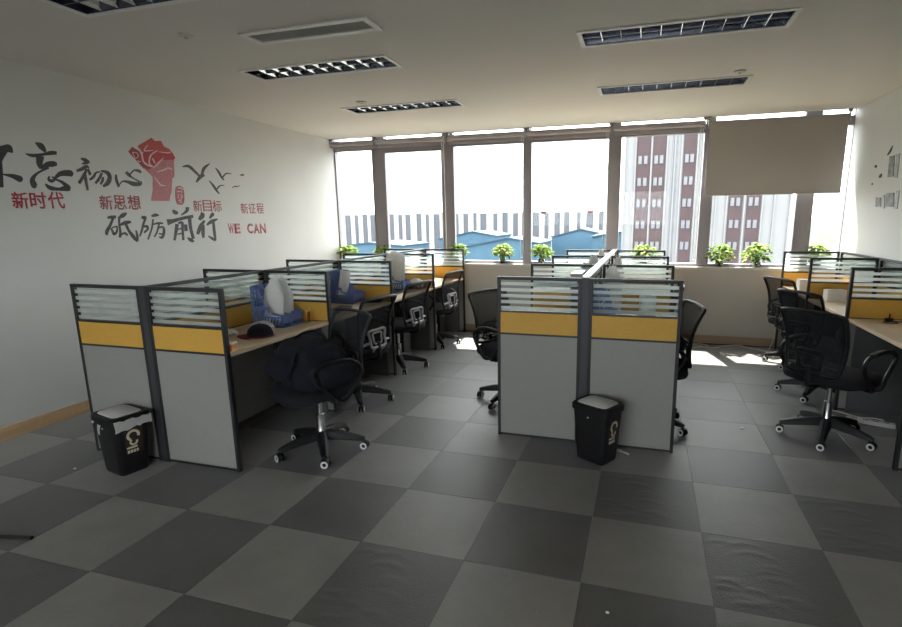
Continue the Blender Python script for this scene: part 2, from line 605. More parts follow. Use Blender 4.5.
# ---- windows: six bays, each with its own frame, transom and panes
MUL = [(XL - 0.02, XL + 0.006), (-0.385, -0.205), (0.665, 0.82), (1.81, 1.895), (2.90, 3.025), (4.00, 4.105), (5.03, 5.195), (XR - 0.006, XR + 0.02)]
HEAD = [2.52, 2.47, 2.51, 2.51, 2.52, 2.52, 2.52]
for k in range(7):
    x0 = XL if k == 0 else sum(MUL[k]) / 2
    x1 = XR if k == 6 else sum(MUL[k + 1]) / 2
    a, b_ = MUL[k][1], MUL[k + 1][0]
    y0, y1 = 4.925, 5.01
    m = MB()
    m.box(x0, a, y0, y1, ZS, 2.86)
    m.box(b_, x1, y0, y1, ZS, 2.86)
    m.box(a, b_, y0, y1, HEAD[k], 2.615)
    m.box(a, b_, y0, y1, 2.82, 2.86)
    m.box(a, b_, y0, y1, ZS, ZS + 0.035)
    wn = struct(m.build('window_%d' % (k + 1), 'alu'))
    if b_ - a > 0.5:      # slim inner sash bead
        f = MB()
        for q in ((a, a + 0.014, ZS + .035, HEAD[k]), (b_ - 0.014, b_, ZS + .035, HEAD[k])):
            f.box(q[0], q[1], y0 - 0.008, y1 - 0.03, q[2], q[3])
        f.build('sash_bead', 'alu', wn)
    bx('pane', 'glass', wn, a, b_, 4.965, 4.971, ZS + 0.035, HEAD[k])
    bx('upper_pane', 'glass', wn, a, b_, 4.965, 4.971, 2.615, 2.82)

# ================================================================== OUTSIDE
ZG = -14.0
gm = MB().box(-1500, 1500, -1500, 1500, ZG - 1, ZG)
tag(gm.build('street_ground', 'ground'), 'pale open ground far below the office windows', 'ground')['kind'] = 'structure'
# tower with maroon window columns
TY = 86.0
tw = thing('office_tower', 'white ribbed office tower with maroon window columns seen through the glass', 'building', (0, 0, ZG))
bx('tower_body', 'tower', tw, -0.4, 23.6, TY, TY + 22, 0, 29.6)
pitch = 3.28
cols = [(1.45, 3.45), (3.85, 5.7), (8.3, 10.05), (15.1, 17.0), (17.6, 19.5)]
rib = []
for i, (a, b_) in enumerate(cols):
    bx('maroon_strip', 'towerr', tw, a, b_, TY - 0.12, TY, 0, 29.2)
wmesh = None
for a, b_ in cols:
    wd = (b_ - a) * 0.34
    for kf in range(8):
        for s in (0.12, 0.54):
            xw = a + (b_ - a) * s
            if wmesh is None:
                wmesh = MB().box(0, 0.52, -0.1, 0, 0, 1.2).mesh('tower_window', 'towerg')
            link('tower_window', wmesh, tw, (xw, TY - 0.12, 0.9 + kf * pitch))
for x in (-0.4, 1.15, 3.52, 5.78, 6.95, 7.9, 10.15, 11.6, 13.2, 14.7, 17.15, 19.6, 21.2, 23.3):
    bx('rib', 'tower', tw, x, x + 0.22, TY - 0.22, TY, 0, 29.6)
for x in (6.6, 7.25):
    bx('dark_slot', 'towerg', tw, x, x + 0.22, TY - 0.06, TY, 0, 29)
# long striped block far behind
fb = thing('long_striped_block', 'long low white block with dark vertical window strips beyond blue sheds', 'building', (0, 0, ZG))
bx('facade', 'farw', fb, -150, 14, 200, 225, 0, 18.6)
x = -149.0
smesh = MB().box(0, 1, -0.25, 0, 0, 1).mesh('window_strip', 'fard')
k = 0
while x < 12:
    wdt = (1.9, 1.2, 2.4, 1.5, 2.0)[k % 5]
    o = link('window_strip', smesh, fb, (x, 200, 1.5))
    o.scale = (wdt, 1, 16.6 if k % 3 else 16.9)
    x += wdt + (2.3, 1.7, 3.0, 2.2)[k % 4]
    k += 1
# blue sheds
SH = [(-86, -61.5, 8.0, 9.4, 132), (-60, -41, 9.6, 11.9, 156), (-42, -22.5, 8.6, 10.8, 130), (-23, -9, 10.4, 12.6, 152), (-9, 3, 11.2, 12.4, 128)]
for i, (x0, x1, e, t, y) in enumerate(SH):
    sh = thing('blue_shed', 'blue sheet-metal shed with low gable roof, %s below the striped block' % ('widest one', 'steep tall one', 'long low one', 'narrow one by the tower', 'tallest one beside the tower')[i], 'shed', (0, 0, ZG), group='blue sheds beyond the windows')
    MB().prism([(x0, 0), (x1, 0), (x1, e + 0.4 * (t - e)), (x0 + (x1 - x0) * 0.6, t), (x0, e)], y, y + 18, lambda a, c, h: (a, h, c)).build('shed_body', 'shed', sh)
    MB().prism([(x0 - .3, e), (x0 - .3, e + .35), (x0 + (x1 - x0) * 0.6, t + .35), (x1 + .3, e + 0.4 * (t - e) + .35), (x1 + .3, e + 0.4 * (t - e)), (x0 + (x1 - x0) * 0.6, t)], y - .4, y + 18.4, lambda a, c, h: (a, h, c)).build('shed_roof', 'shedr', sh)


def ridge(name, m, y, x0, x1, prof, depth, label):
    rings = []
    n = 60
    for row in range(5):
        v = row / 4
        hh = math.sin(v * PI / 2)
        rings.append([(x0 + (x1 - x0) * i / n, y + depth * v, ZG + hh * prof(i / n)) for i in range(n + 1)])
    o = MB().loft(rings, cap=False, closed=False).build(name, m, None, True)
    return tag(o, label, 'hill')


ridge('wooded_hill', 'hill', 330, 40, 330, lambda t: 10.5 + 3.0 * math.sin(t * 9 + 1) + 1.5 * math.sin(t * 31), 60, 'hazy green wooded hill seen through the narrow end pane')
ridge('far_ridge', 'far_hill', 620, -200, 700, lambda t: 19 + 5 * math.sin(t * 13) + 2 * math.sin(t * 37 + 2), 60, 'pale distant ridge on the skyline behind the green hill')

# ================================================================== CEILING FITTINGS
def lamp_fixture(label, loc, wide):
    t = thing('louvre_ceiling_light', label, 'ceiling light', loc, 0, 'recessed louvre ceiling lights')
    fr = MB()
    e, z0, z1 = 0.022, -0.008, 0.0
    fr.box(-e, LW + e, -e, 0.004, z0, z1).box(-e, LW + e, LD - 0.004, LD + e, z0, z1)
    fr.box(-e, 0.004, 0.004, LD - 0.004, z0, z1).box(LW - 0.004, LW + e, 0.004, LD - 0.004, z0, z1)
    fr.build('trim_frame', 'white', t)
    hs = MB()
    hs.box(0.002, LW - 0.002, 0.002, LD - 0.002, 0.095, 0.1)
    hs.box(0.002, 0.006, 0.002, LD - 0.002, 0, 0.095).box(LW - 0.006, LW - 0.002, 0.002, LD - 0.002, 0, 0.095)
    hs.box(0.006, LW - 0.006, 0.002, 0.006, 0, 0.095).box(0.006, LW - 0.006, LD - 0.006, LD - 0.002, 0, 0.095)
    hs.build('housing', 'housing', t)
    for y in (0.072, LD - 0.072):
        MB().cyl((0.02, y, 0.068), (LW - 0.02, y, 0.068), 0.013, 12).build('tube', 'housing', t, True)
    n = 10
    bl = MB()                                          # one parabolic cross blade
    q_ = 0.042 if wide else 0.014
    prof = [(-0.002, 0.0), (0.002, 0.0), (0.3 * q_, 0.02), (q_, 0.052), (-q_, 0.052), (-0.3 * q_, 0.02)]
    bl.prism(prof, 0.008, LD - 0.008, lambda a, c, h: (a, h, c))
    me = bl.mesh('louvre_blade', 'louver')
    for i in range(1, n):
        link('louvre_blade', me, t, (LW * i / n, 0, 0.002))
    for y in (0.008, LD / 2, LD - 0.008):
        MB().prism([(y - 0.002, 0), (y + 0.002, 0), (y + 0.006, 0.022), (y + 0.016, 0.047), (y - 0.016, 0.047), (y - 0.006, 0.022)] if y == LD / 2 else
                   ([(y - 0.001, 0), (y + 0.002, 0), (y + 0.008, 0.025), (y + 0.022, 0.05), (y - 0.001, 0.05)] if y < 0.1 else
                    [(y + 0.001, 0), (y - 0.002, 0), (y - 0.008, 0.025), (y - 0.022, 0.05), (y + 0.001, 0.05)]), 0.008, LW - 0.008,
                   lambda a, c, h: (h, a, c + 0.002)).build('reflector_strip', 'housing', t)
    return t


LL = ['unlit louvre ceiling light before the air vent, over the slogan wall block',
      'unlit louvre ceiling light just past the air vent, over the slogan wall block',
      'unlit louvre ceiling light closest to the windows over the slogan wall block',
      'unlit louvre ceiling light farther from the windows, over the middle desk block',
      'unlit louvre ceiling light closest to the windows over the middle desk block']
l0 = lamp_fixture(LL[0], (LAMPS[0][0], LAMPS[0][1], ZC), True)
l3 = lamp_fixture(LL[3], (LAMPS[3][0], LAMPS[3][1], ZC), False)
for k in (1, 2, 4):
    dup(l0 if k < 3 else l3, (LAMPS[k][0], LAMPS[k][1], ZC), 0, LL[k])
# air vent
vt = thing('air_vent', 'long white framed ceiling air vent with grey grille', 'air vent', (VENT[0], VENT[1], ZC))
W_, D_ = VENT[2], VENT[3]
fr = MB()
fr.box(-.03, W_ + .03, -.03, .006, -.01, 0).box(-.03, W_ + .03, D_ - .006, D_ + .03, -.01, 0).box(-.03, .006, .006, D_ - .006, -.01, 0).box(W_ - .006, W_ + .03, .006, D_ - .006, -.01, 0)
fr.build('vent_frame', 'white', vt)
bx('vent_back', 'vent', vt, 0.002, W_ - .002, .002, D_ - .002, 0.035, 0.04)
sm = MB().box(0, W_ - .012, -.001, .001, -.006, .006, Matrix.Rotation(math.radians(40), 4, 'X')).mesh('slat', 'vent')
for i in range(13):
    link('slat', sm, vt, (0.006, 0.012 + i * (D_ - .024) / 12, 0.002))
# detectors
for px, py, lb in ((186, 35, 'small round ceiling detector between the first two louvre lights over slogan wall block'),
                   (362, 102, 'small round ceiling detector over slogan wall block, next to light closest to windows'),
                   (740, 71, 'small round ceiling detector above the middle desk block')):
    p = at(px, py, z=ZC)
    t = thing('ceiling_detector', lb, 'detector', p, 0, 'ceiling detectors')
    MB().lathe([(0.045, 0), (0.045, -0.008), (0.03, -0.014), (0.005, -0.015)], 20).build('detector_base', 'lidgrey', t, True)
    MB().lathe([(0.012, -0.014), (0.012, -0.02), (0.004, -0.022)], 12).build('detector_tip', 'vent', t, True)

# ================================================================== ROLLER BLINDS
BLX = [(-0.985, -0.315), (-0.275, 0.745), (0.785, 1.835), (1.875, 2.905), (2.945, 3.975), (4.015, 5.43)]
BLL = ['next to the slogan wall', 'over the narrower tilting pane', 'second full one from the slogan wall', 'beside the tower pane', 'above the maroon window tower', '']
for k, (x0, x1) in enumerate(BLX):
    down = k == 5
    lab = 'lowered cream roller blind covering the upper panes next to the photo frames' if down else 'rolled-up roller blind, %s' % (
        'shortest one, touching the slogan wall', 'one bay away from the slogan wall', 'two bays away from the slogan wall',
        'the last one before the tower view', 'above the maroon window tower')[k]
    t = thing('roller_blind', lab, 'roller blind', ((x0 + x1) / 2, 4.835, 0), 0, 'roller blinds along the window wall')
    h = (x1 - x0) / 2
    MB().cyl((-h, 0, 2.606), (h, 0, 2.606), 0.034 if not down else 0.022, 16).build('roller_tube', 'roller' if not down else 'blind', t, True)
    for s in (-1, 1):
        bm_ = MB().box(s * h - 0.004, s * h + 0.004, -0.02, 0.03, 2.555, 2.674)
        bm_.box(s * h - 0.018, s * h + 0.018, -0.012, 0.03, 2.648, 2.674)
        bm_.build('bracket', 'roller', t, bevel=0.001)
    if down:
        bx('blind_fabric', 'blind', t, -h + 0.012, h - 0.012, -0.0235, -0.0222, 1.80, 2.606)
        bx('bottom_bar', 'blind', t, -h + 0.012, h - 0.012, -0.030, -0.017, 1.787, 1.806, bevel=0.002)
    else:
        bx('bottom_bar', 'roller', t, -h + 0.012, h - 0.012, 0.018, 0.032, 2.527, 2.575, bevel=0.003)
    if k not in (0,):
        xs_ = -h + 0.02 if k == 5 else h - 0.03
        pts = [(xs_ - 0.012, 0.0, 2.59), (xs_ - 0.016, -.005, 2.0), (xs_ - 0.022, -.004, 1.25), (xs_ - 0.014, -.002, 1.06), (xs_, 0, 1.035), (xs_ + 0.014, 0.002, 1.06), (xs_ + 0.02, .004, 1.3), (xs_ + 0.014, .004, 2.0), (xs_ + 0.012, 0, 2.59)]
        if k == 5:
            continue
        MB().tube(crom(pts, 4), 0.0035, 6).build('pull_chain', 'white', t, True)

# ================================================================== CUBICLES
def screen_mesh_parts(L, top='frame', thick=0.028):
    """meshes of one screen of length L along +x (shared by its copies)"""
    h = thick / 2
    P = []
    pw = 0.022
    post = MB().box(0, pw, -h, h, 0, HP).mesh('post', 'frame', bevel=0.002)
    P.append(('post', post, (0, 0, 0)))
    P.append(('post', post, (L - pw, 0, 0)))
    a, b = pw, L - pw
    P.append(('top_rail', MB().box(a, b, -h, h, HP - 0.022, HP).mesh('top_rail', top, bevel=0.002), (0, 0, 0)))
    rl = MB().box(a, b, -h, h, 0, 0.013).mesh('cross_rail', 'frame')
    for z in (0.008, 0.748, 0.906):
        P.append(('cross_rail', rl, (0, 0, z)))
    P.append(('lower_panel', MB().box(a, b, -h * .8, h * .8, 0.021, 0.748).mesh('lower_panel', 'grey'), (0, 0, 0)))
    P.append(('mustard_panel', MB().box(a, b, -h * .8, h * .8, 0.761, 0.906).mesh('mustard_panel', 'yellow'), (0, 0, 0)))
    P.append(('glass_pane', MB().box(a, b, -.0025, .0025, 0.919, HP - 0.022).mesh('glass_pane', 'pglass'), (0, 0, 0)))
    st = MB().box(a + 0.002, b - 0.002, -.0045, -.0035, 0, 0.0225).mesh('frosted_stripe', 'frost')
    for i in range(5):
        P.append(('frosted_stripe', st, (0, 0, 0.925 + i * 0.0415)))
    return P


def place_screen(P, loc, rz, label, group, extra=None):
    t = thing('partition_screen', label, 'partition', loc, rz, group)
    for n, me, l in P:
        link(n, me, t, l)
    if extra:
        for n, me, l in extra:
            link(n, me, t, l)
    return t


ORD = ['first', 'second', 'third', 'fourth', 'fifth']


def worktop(parent_loc, L, D, label, group, flip=False):
    """desk: worktop D deep (x) and L long (y), origin at its spine-side near corner; flip: user sits on the -x side"""
    t = thing('cubicle_desk', label, 'desk', parent_loc, 0, group)
    s = -1 if flip else 1
    X = lambda a, b: (min(s * a, s * b), max(s * a, s * b))
    bx('desktop', 'desk', t, *X(0, D), 0, L, ZD - 0.025, ZD, bevel=0.003)
    for y in (0.002, L - 0.02):
        bx('side_panel', 'deskside', t, *X(0.05, D - 0.06), y, y + 0.018, 0, ZD - 0.025)
    bx('modesty_panel', 'grey', t, *X(0.02, 0.036), 0.022, L - 0.022, 0.04, ZD - 0.025)
    return t


def block(name, xs, ys, sides, gname, spine_top, postw):
    """xs = (outer left or None, spine, outer right or None); ys = screen lines"""
    x0, xc, x1 = xs
    n = len(ys)
    sp = 0.05
    grp = 'cubicle screens of the %s' % name
    dg = 'desks of the %s' % name
    for side, xo in ((0, x0), (1, x1)):
        if xo is None:
            continue
        L = abs(xo - xc) - sp / 2
        P = screen_mesh_parts(L)
        for i, y in enumerate(ys):
            # counted from the window
            k = n - 1 - i
            if k == n - 1:
                lb = 'end cross screen farthest from windows, %s half of %s' % (sides[side], name)
            elif k == 0:
                lb = 'cross screen right at the windows, %s half of %s' % (sides[side], name)
            else:
                lb = '%s cross screen from the windows, %s half of %s' % (ORD[k], sides[side], name)
            place_screen(P, ((xo if side == 0 else xc + sp / 2), y, 0), 0, lb, grp)
    for i in range(n - 1):
        L = ys[i + 1] - ys[i]
        P = screen_mesh_parts(L - 0.004, spine_top[0], 0.03)
        ex = []
        if spine_top[1]:
            ex.append(('rail_cap', MB().box(0, L - 0.004, -spine_top[1] / 2, spine_top[1] / 2, HP, HP + 0.012).mesh('rail_cap', spine_top[0], bevel=0.002), (0, 0, 0)))
        if i == 0:
            ex.append(('end_post', MB().box(-0.03, 0.0, -postw / 2, postw / 2, 0, HP + 0.002).mesh('end_post', 'spine', bevel=0.003), (0, 0, 0)))
        k = n - 2 - i
        place_screen(P, (xc, ys[i] + 0.015, 0), PI / 2, '%s lengthwise spine screen from the windows in %s' % (ORD[k], name), grp, ex)
    desks = {}
    for side, xo in ((0, x0), (1, x1)):
        if xo is None:
            continue
        D = abs(xo - xc) - sp / 2 - 0.012
        for i in range(n - 1):
            k = n - 2 - i
            lb = 'oak-topped desk, %s bay from the windows, %s side of %s' % (ORD[k], sides[side], name)
            desks[side, i] = worktop((xc + (sp / 2) * (1 if side else -1), ys[i] + 0.016, 0), ys[i + 1] - ys[i] - 0.032, D, lb, dg, flip=(side == 0))
    return desks


YA = [0.442, 1.517, 2.592, 3.667, 4.737]
block('slogan wall block', (-0.170, 0.4275, 1.025), YA, ('wall-facing', 'aisle-facing'), 'A', ('frame', 0), 0.046)
YI = [1.443, 2.545, 3.645, 4.743]
block('middle desk block', (2.415, 3.016, 3.617), YI, ('slogan wall', 'photo frame'), 'I', ('silver', 0.05), 0.05)
YR = [1.55, 2.63, 3.70, 4.74]
block('photo frame wall block', (4.90, 5.485, None), YR, ('aisle-facing', ''), 'R', ('frame', 0), 0.05)


# ================================================================== CHAIRS  (local: faces +x, base on z = 0)
def make_chair(label, arms=True):
    t = thing('office_chair', label, 'office chair', (0, 0, 0), 0, 'black mesh office chairs')
    # five arms with casters
    arm = MB()
    rings = []
    for r_, z, wd, hh in ((0.0, .112, .040, .040), (.06, .112, .036, .040), (.16, .098, .029, .034), (.255, .080, .023, .024), (.29, .074, .015, .016)):
        rings.append([(r_, -wd, z - hh * .6), (r_, wd, z - hh * .6), (r_, wd * .9, z + hh * .2), (r_, wd * .45, z + hh * .8), (r_, -wd * .45, z + hh * .8), (r_, -wd * .9, z + hh * .2)])
    arm.loft(rings)
    ame = arm.mesh('base_arm', 'plastic', True)
    cas = MB()
    for s in (-1, 1):
        cas.tube([(0, s * .006, .027), (0, s * .022, .027)], .027, 16)
    cas.cyl((0, 0, .03), (0, 0, .07), .008, 8)
    cas.box(-.022, .014, -.008, .008, .03, .055)
    cme = cas.mesh('caster', 'plastic', True)
    rmes = []
    for s in (-1, 1):
        rg = MB()
        rg.loft([[(math.cos(2 * PI * i / 18) * rr, s * yy, .027 + math.sin(2 * PI * i / 18) * rr) for i in range(18)] for rr, yy in ((.024, .0222), (.024, .0255), (.013, .0255), (.013, .0222))], cap=False)
        rmes.append(rg.mesh('wheel_ring', 'white', True))
    for k in range(5):
        a = 2 * PI * k / 5 + 1.117
        link('base_arm', ame, t, (0, 0, 0), a)
        c = link('caster', cme, t, (.285 * math.cos(a), .285 * math.sin(a), 0), a + 1.2 + k * 1.7)
        for rme in rmes:
            link('wheel_ring', rme, c)
    MB().lathe([(.036, .085), (.036, .135), (.028, .15), (.026, .26), (.024, .262)], 18).build('gas_lift_sleeve', 'chrome', t, True)
    MB().lathe([(.015, .26), (.015, .40)], 14).build('gas_lift_rod', 'chrome', t, True)
    mech = MB().box(-.13, .12, -.075, .075, .395, .425)
    mech.box(-.02, .02, -.21, .21, .412, .424)
    mech.build('tilt_mechanism', 'plastic', t, bevel=0.004)
    MB().tube([(.03, -.07, .405), (.03, -.17, .40), (.03, -.22, .392)], .007, 8).build('tilt_lever', 'plastic', t, True)
    # seat cushion
    rs = []
    for z, k in ((.424, .86), (.430, .97), (.450, 1.0), (.474, .985), (.490, .93), (.500, .80), (.505, .45)):
        ring = super_ring(.015, 0, z, .255 * k, .262 * k, 4.0, 32)
        rs.append([(x, y, z - (0.030 * max(0, (x - .10) / .15) ** 2 if x > .10 else 0)) for x, y, z in ring])
    MB().loft(rs).build('seat', 'cushion', t, True)

    # backrest frame, mesh and lumbar piece
    def bxz(z):
        u = (z - .50) / .44
        return -.235 + .035 * math.sin(u * PI * .9) - .085 * u * u
    prof = [(.175, .505), (.190, .59), (.200, .68), (.207, .77), (.213, .86), (.215, .90), (.209, .914)]
    side = crom([(a, z, 0) for a, z in prof], 5)
    loop = [(bxz(p[1]), p[0], p[1]) for p in side]
    topz = .920
    topc = [(bxz(topz) - .012 * (1 - (k / 4) ** 2), .209 * k / 4 * 0.99, topz + .006 * (1 - (k / 4) ** 2)) for k in (3, 2, 1, 0, -1, -2, -3)]
    other = [(x, -y, z) for x, y, z in reversed(loop)]
    botc = [(bxz(.497), y, .494) for y in (-.12, -.04, .04, .12)]
    MB().tube(loop + topc + other + botc, .0125, 8, closed=True).build('back_frame', 'plastic', t, True)
    rows = []
    for q in range(13):
        z = .505 + (.914 - .505) * q / 12
        j = min(range(len(side)), key=lambda i: abs(side[i][1] - z))
        hw = side[j][0]
        rows.append([(bxz(z) - .010 * (1 - (k / 4) ** 2), hw * k / 4, z) for k in range(-4, 5)])
    MB().loft(rows, cap=False, closed=False).build('mesh_back', 'mesh', t, True)
    lb = MB()
    X0 = lambda z: bxz(z) - .028

    def ringpath(hw0, hw1, za, zb, r):
        pts = []
        for (y, z) in ((-hw0, za), (0, za - .004), (hw0, za), ((hw0 + hw1) / 2, (za + zb) / 2), (hw1, zb), (0, zb + .004), (-hw1, zb), (-(hw0 + hw1) / 2, (za + zb) / 2)):
            pts.append((X0(z), y, z))
        lb.tube(crom(pts, 4, True), r, 6, closed=True, flat=1)
    ringpath(.085, .10, .520, .650, .011)
    ringpath(.045, .055, .547, .627, .008)
    for s in (-1, 1):
        lb.tube([(X0(.56), s * .09, .56), (bxz(.55) - .006, s * .14, .55), (bxz(.545), s * .18, .545)], .011, 6)
        lb.tube([(X0(.52), s * .07, .52), (X0(.51) + .005, s * .06, .50), (bxz(.5), s * .05, .48)], .012, 6)
    lb.build('lumbar_support', 'lumbar', t, True)
    MB().tube(crom([(-.10, 0, .405), (-.20, 0, .40), (-.262, 0, .43), (-.262, 0, .50), (-.255, 0, .555)], 4), [.022] * 17, 8, flat=.6).build('back_stem', 'plastic', t, True)
    if arms:
        for s in (-1, 1):
            y = s * .283
            pts = [(-.02, s * .20, .420), (-.03, y, .425), (-.12, y, .52), (-.155, y, .60), (-.10, y, .655), (.05, y, .675), (.16, y, .655), (.175, y, .60), (.10, y, .50), (.05, y, .425), (.04, s * .20, .420)]
            MB().tube(crom(pts, 4), .015, 8).build('armrest', 'plastic', t, True)
            MB().tube(crom([(-.10, y, .668), (.0, y, .682), (.13, y, .672)], 4), .018, 8, flat=.55).build('arm_pad', 'plastic', t, True)
    return t


R_ = math.radians
CH = [  # x, y, heading of the seat front, label
    (1.33, 0.86, 243, 'black mesh office chair with a black bag heaped on its seat'),
    (1.05, 1.80, 170, 'black mesh office chair just behind the chair carrying the bag'),
    (0.93, 2.86, 170, 'black mesh office chair at second desk from the windows, slogan wall block'),
    (0.90, 3.96, 172, 'black mesh office chair nearest the windows at the slogan wall block'),
    (2.33, 2.17, -30, 'black mesh office chair at middle desk block, on its slogan wall side'),
    (3.45, 1.90, 194, 'black mesh office chair at end bay of middle desk block, photo frame side'),
    (3.42, 3.10, 180, 'black mesh office chair half hidden in middle bay of middle desk block'),
    (4.66, 2.01, 42, 'black mesh office chair turned away, white power strip lying beside it'),
    (4.86, 3.00, 32, 'black mesh office chair directly beyond the one beside the power strip'),
    (4.95, 4.02, 25, 'black mesh office chair nearest the windows, at the photo frame wall block'),
]
ch0 = make_chair(CH[0][3])
ch0.location = (CH[0][0], CH[0][1], 0)
ch0.rotation_euler = (0, 0, R_(CH[0][2]))
for x, y, a, l in CH[1:]:
    c_ = dup(ch0, (x, y, 0), R_(a), l)
    if x > 4:                          # these chairs have black lumbar pieces
        for o in c_.children:
            if o.name.startswith('lumbar_support'):
                o.material_slots[0].link = 'OBJECT'
                o.material_slots[0].material = M['plastic']


# black bag heaped on the first chair
def lumpy(rings_fn, nz, n, amp, seed):
    rnd = random.Random(seed)
    ph = [(rnd.uniform(0, 6), rnd.uniform(1.5, 4), rnd.uniform(2, 5)) for _ in range(5)]
    out = []
    for k in range(nz + 1):
        ring = rings_fn(k / nz)
        rr = []
        for i, (x, y, z) in enumerate(ring):
            d = sum(math.sin(p + a * 6 * i / n * 2 + b * 4 * k / nz) for p, a, b in ph) * amp / 3
            c = Vector((0, 0, z))
            v = Vector((x, y, z)) - c
            v *= 1 + d
            rr.append((v.x, v.y, z + d * 0.05))
        out.append(rr)
    return out


def bag_ring(t):
    z = 0.498 + 0.285 * t
    a = 0.225 * (1 - 0.42 * t ** 3) * (0.92 + .08 * math.sin(t * 5))
    b = 0.285 * (1 - 0.34 * t ** 2)
    k = 0.35 if t == 1 else (0.92 if t == 0 else 1)
    return super_ring(0, 0, z, a * k, b * k, 3.0, 28)


bg_ = thing('black_bag', 'black soft backpack slumped on the office chair seat', 'bag', (CH[0][0] - 0.02, CH[0][1] - 0.02, 0.008), R_(CH[0][2]))
MB().loft(lumpy(bag_ring, 9, 28, 0.07, 3)).build('bag_body', 'black', bg_, True)
MB().tube(crom([(.06, -.13, .745), (.03, -.06, .80), (-.02, .02, .825), (-.04, .10, .80), (-.03, .16, .735)], 5), .015, 8, flat=.5).build('bag_handle', 'black', bg_, True)
MB().tube(crom([(.17, .12, .73), (.225, .14, .64), (.24, .10, .57), (.215, .0, .525)], 5), .016, 8, flat=.5).build('bag_strap', 'black', bg_, True)
MB().loft(lumpy(lambda t: [(x + .19 + .04 * math.sin(t * PI), y, z) for x, y, z in super_ring(0, 0, .53 + .15 * t, .035 * (1 if 0 < t < 1 else .5), .16, 3, 20)], 5, 20, 0.03, 8)).build('bag_pocket', 'black', bg_, True)
MB().loft(lumpy(lambda t: [(x - .02, y + .262 + .03 * math.sin(t * PI), z) for x, y, z in super_ring(0, 0, .50 + .17 * t, .13 * (1 if 0 < t < 1 else .6), .05 * (1 if 0 < t < 1 else .5), 3, 20)], 5, 20, 0.03, 9)).build('side_pocket', 'black', bg_, True)


# ================================================================== BINS
def make_bin(name, label, loc, rz, logo_rev=False, bagged=False):
    t = thing(name, label, 'waste bin', loc, rz, 'black office bins')
    t.scale = (1.05, 1.05, 1.0)
    H = .36
    rings = []
    for z, a, b in ((0.0, .095, .075), (.006, .100, .080), (.03, .102, .082), (H, .125, .100)):
        rings.append(super_ring(0, 0, z, a, b, 7, 32))
    rings.append(super_ring(0, 0, H, .118, .093, 7, 32))
    rings.append(super_ring(0, 0, .02, .094, .074, 7, 32))
    MB().loft(rings).build('bin_body', 'plastic', t, True)
    rim = [super_ring(0, 0, z, a, b, 7, 32) for z, a, b in ((H - .02, .127, .102), (H - .02, .133, .108), (H + .012, .133, .108), (H + .022, .124, .099), (H + .022, .106, .084), (H + .004, .106, .084))]
    MB().loft(rim, cap=False).build('bin_rim', 'plastic', t, True)
    lid = [super_ring(0, 0, z, a, b, 7, 32) for z, a, b in ((H + .006, .103, .081), (H + .024, .103, .081), (H + .029, .096, .075))]
    MB().loft(lid).build('bin_lid', 'lidgrey', t, True)
    # printed mark on the +x narrow face ; hinge button on the -y face
    lg = MB()

    def face(a, c, h):      # a along y, c along z on the sloped +x side
        return (.1035 + .0225 * (c - .03) / .315 + h, a, c)

    def bar(y0, y1, z0, z1):
        lg.prism([(y0, z0), (y1, z0), (y1, z1), (y0, z1)], 0.0005, 0.0015, face)
    for r0, r1, zc, a0, a1 in ((.022, .037, .250, -0.4, 4.2), (.012, .024, .208, 2.2, 6.6)):
        n = 14
        for i in range(n):
            u0, u1 = a0 + (a1 - a0) * i / n, a0 + (a1 - a0) * (i + 1) / n
            lg.prism([(r0 * math.cos(u0), zc + r0 * math.sin(u0)), (r1 * math.cos(u0), zc + r1 * math.sin(u0)), (r1 * math.cos(u1), zc + r1 * math.sin(u1)), (r0 * math.cos(u1), zc + r0 * math.sin(u1))], .0005, .0015, face)
    bar(-.040, .018, .168, .180)
    for i in range(4):
        bar(-.038 + i * .016, -.026 + i * .016, .140, .158)
    lg.build('printed_mark', 'bincream', t)
    MB().prism([(-.046, .132), (.052, .132), (.052, .295), (-.046, .295)], 0.0, .0004, face).build('printed_patch', 'binbrown', t)
    MB().cyl((0, -.099, H - .055), (0, -.103, H - .055), .006, 12).build('lid_button', 'lidgrey', t, True)
    if bagged:
        rn = random.Random(4)
        fr_ = [[(.137 + rn.uniform(0, .012), -.10 + .2 * i / 12, H + .010 - rn.uniform(0, .01)) for i in range(13)],
               [(.143 + rn.uniform(0, .012), -.10 + .2 * i / 12, H - .02 - rn.uniform(0, .01) - .01 * (1 - i / 12)) for i in range(13)],
               [(.139 + rn.uniform(0, .012), -.10 + .2 * i / 12, H - .035 - rn.uniform(0, .018) - .02 * (1 - i / 12)) for i in range(13)]]
        MB().loft(fr_, cap=False, closed=False).build('liner_bag', 'bag', t, True)
        fr_ = [[(-.03 + .03 * i / 4 + rn.uniform(-.003, .003), -.112 - rn.uniform(0, .008) + .008 * (z > .33), z + rn.uniform(-.006, .006)) for i in range(5)] for z in (.332, .305, .275)]
        MB().loft(fr_, cap=False, closed=False).build('liner_corner', 'bag', t, True)
        bx('white_clip', 'white', t, -.085, -.073, -.113, -.108, H - .028, H - .016)
    return t


b1 = at(135, 466, z=0)
make_bin('waste_bin', 'black waste bin with a plastic liner hanging out, by slogan wall block', (0.285, 0.285, 0), R_(-13), bagged=True)
make_bin('waste_bin', 'black waste bin with a clean rim, standing at the middle desk block', (3.135, 1.235, 0), R_(-30))


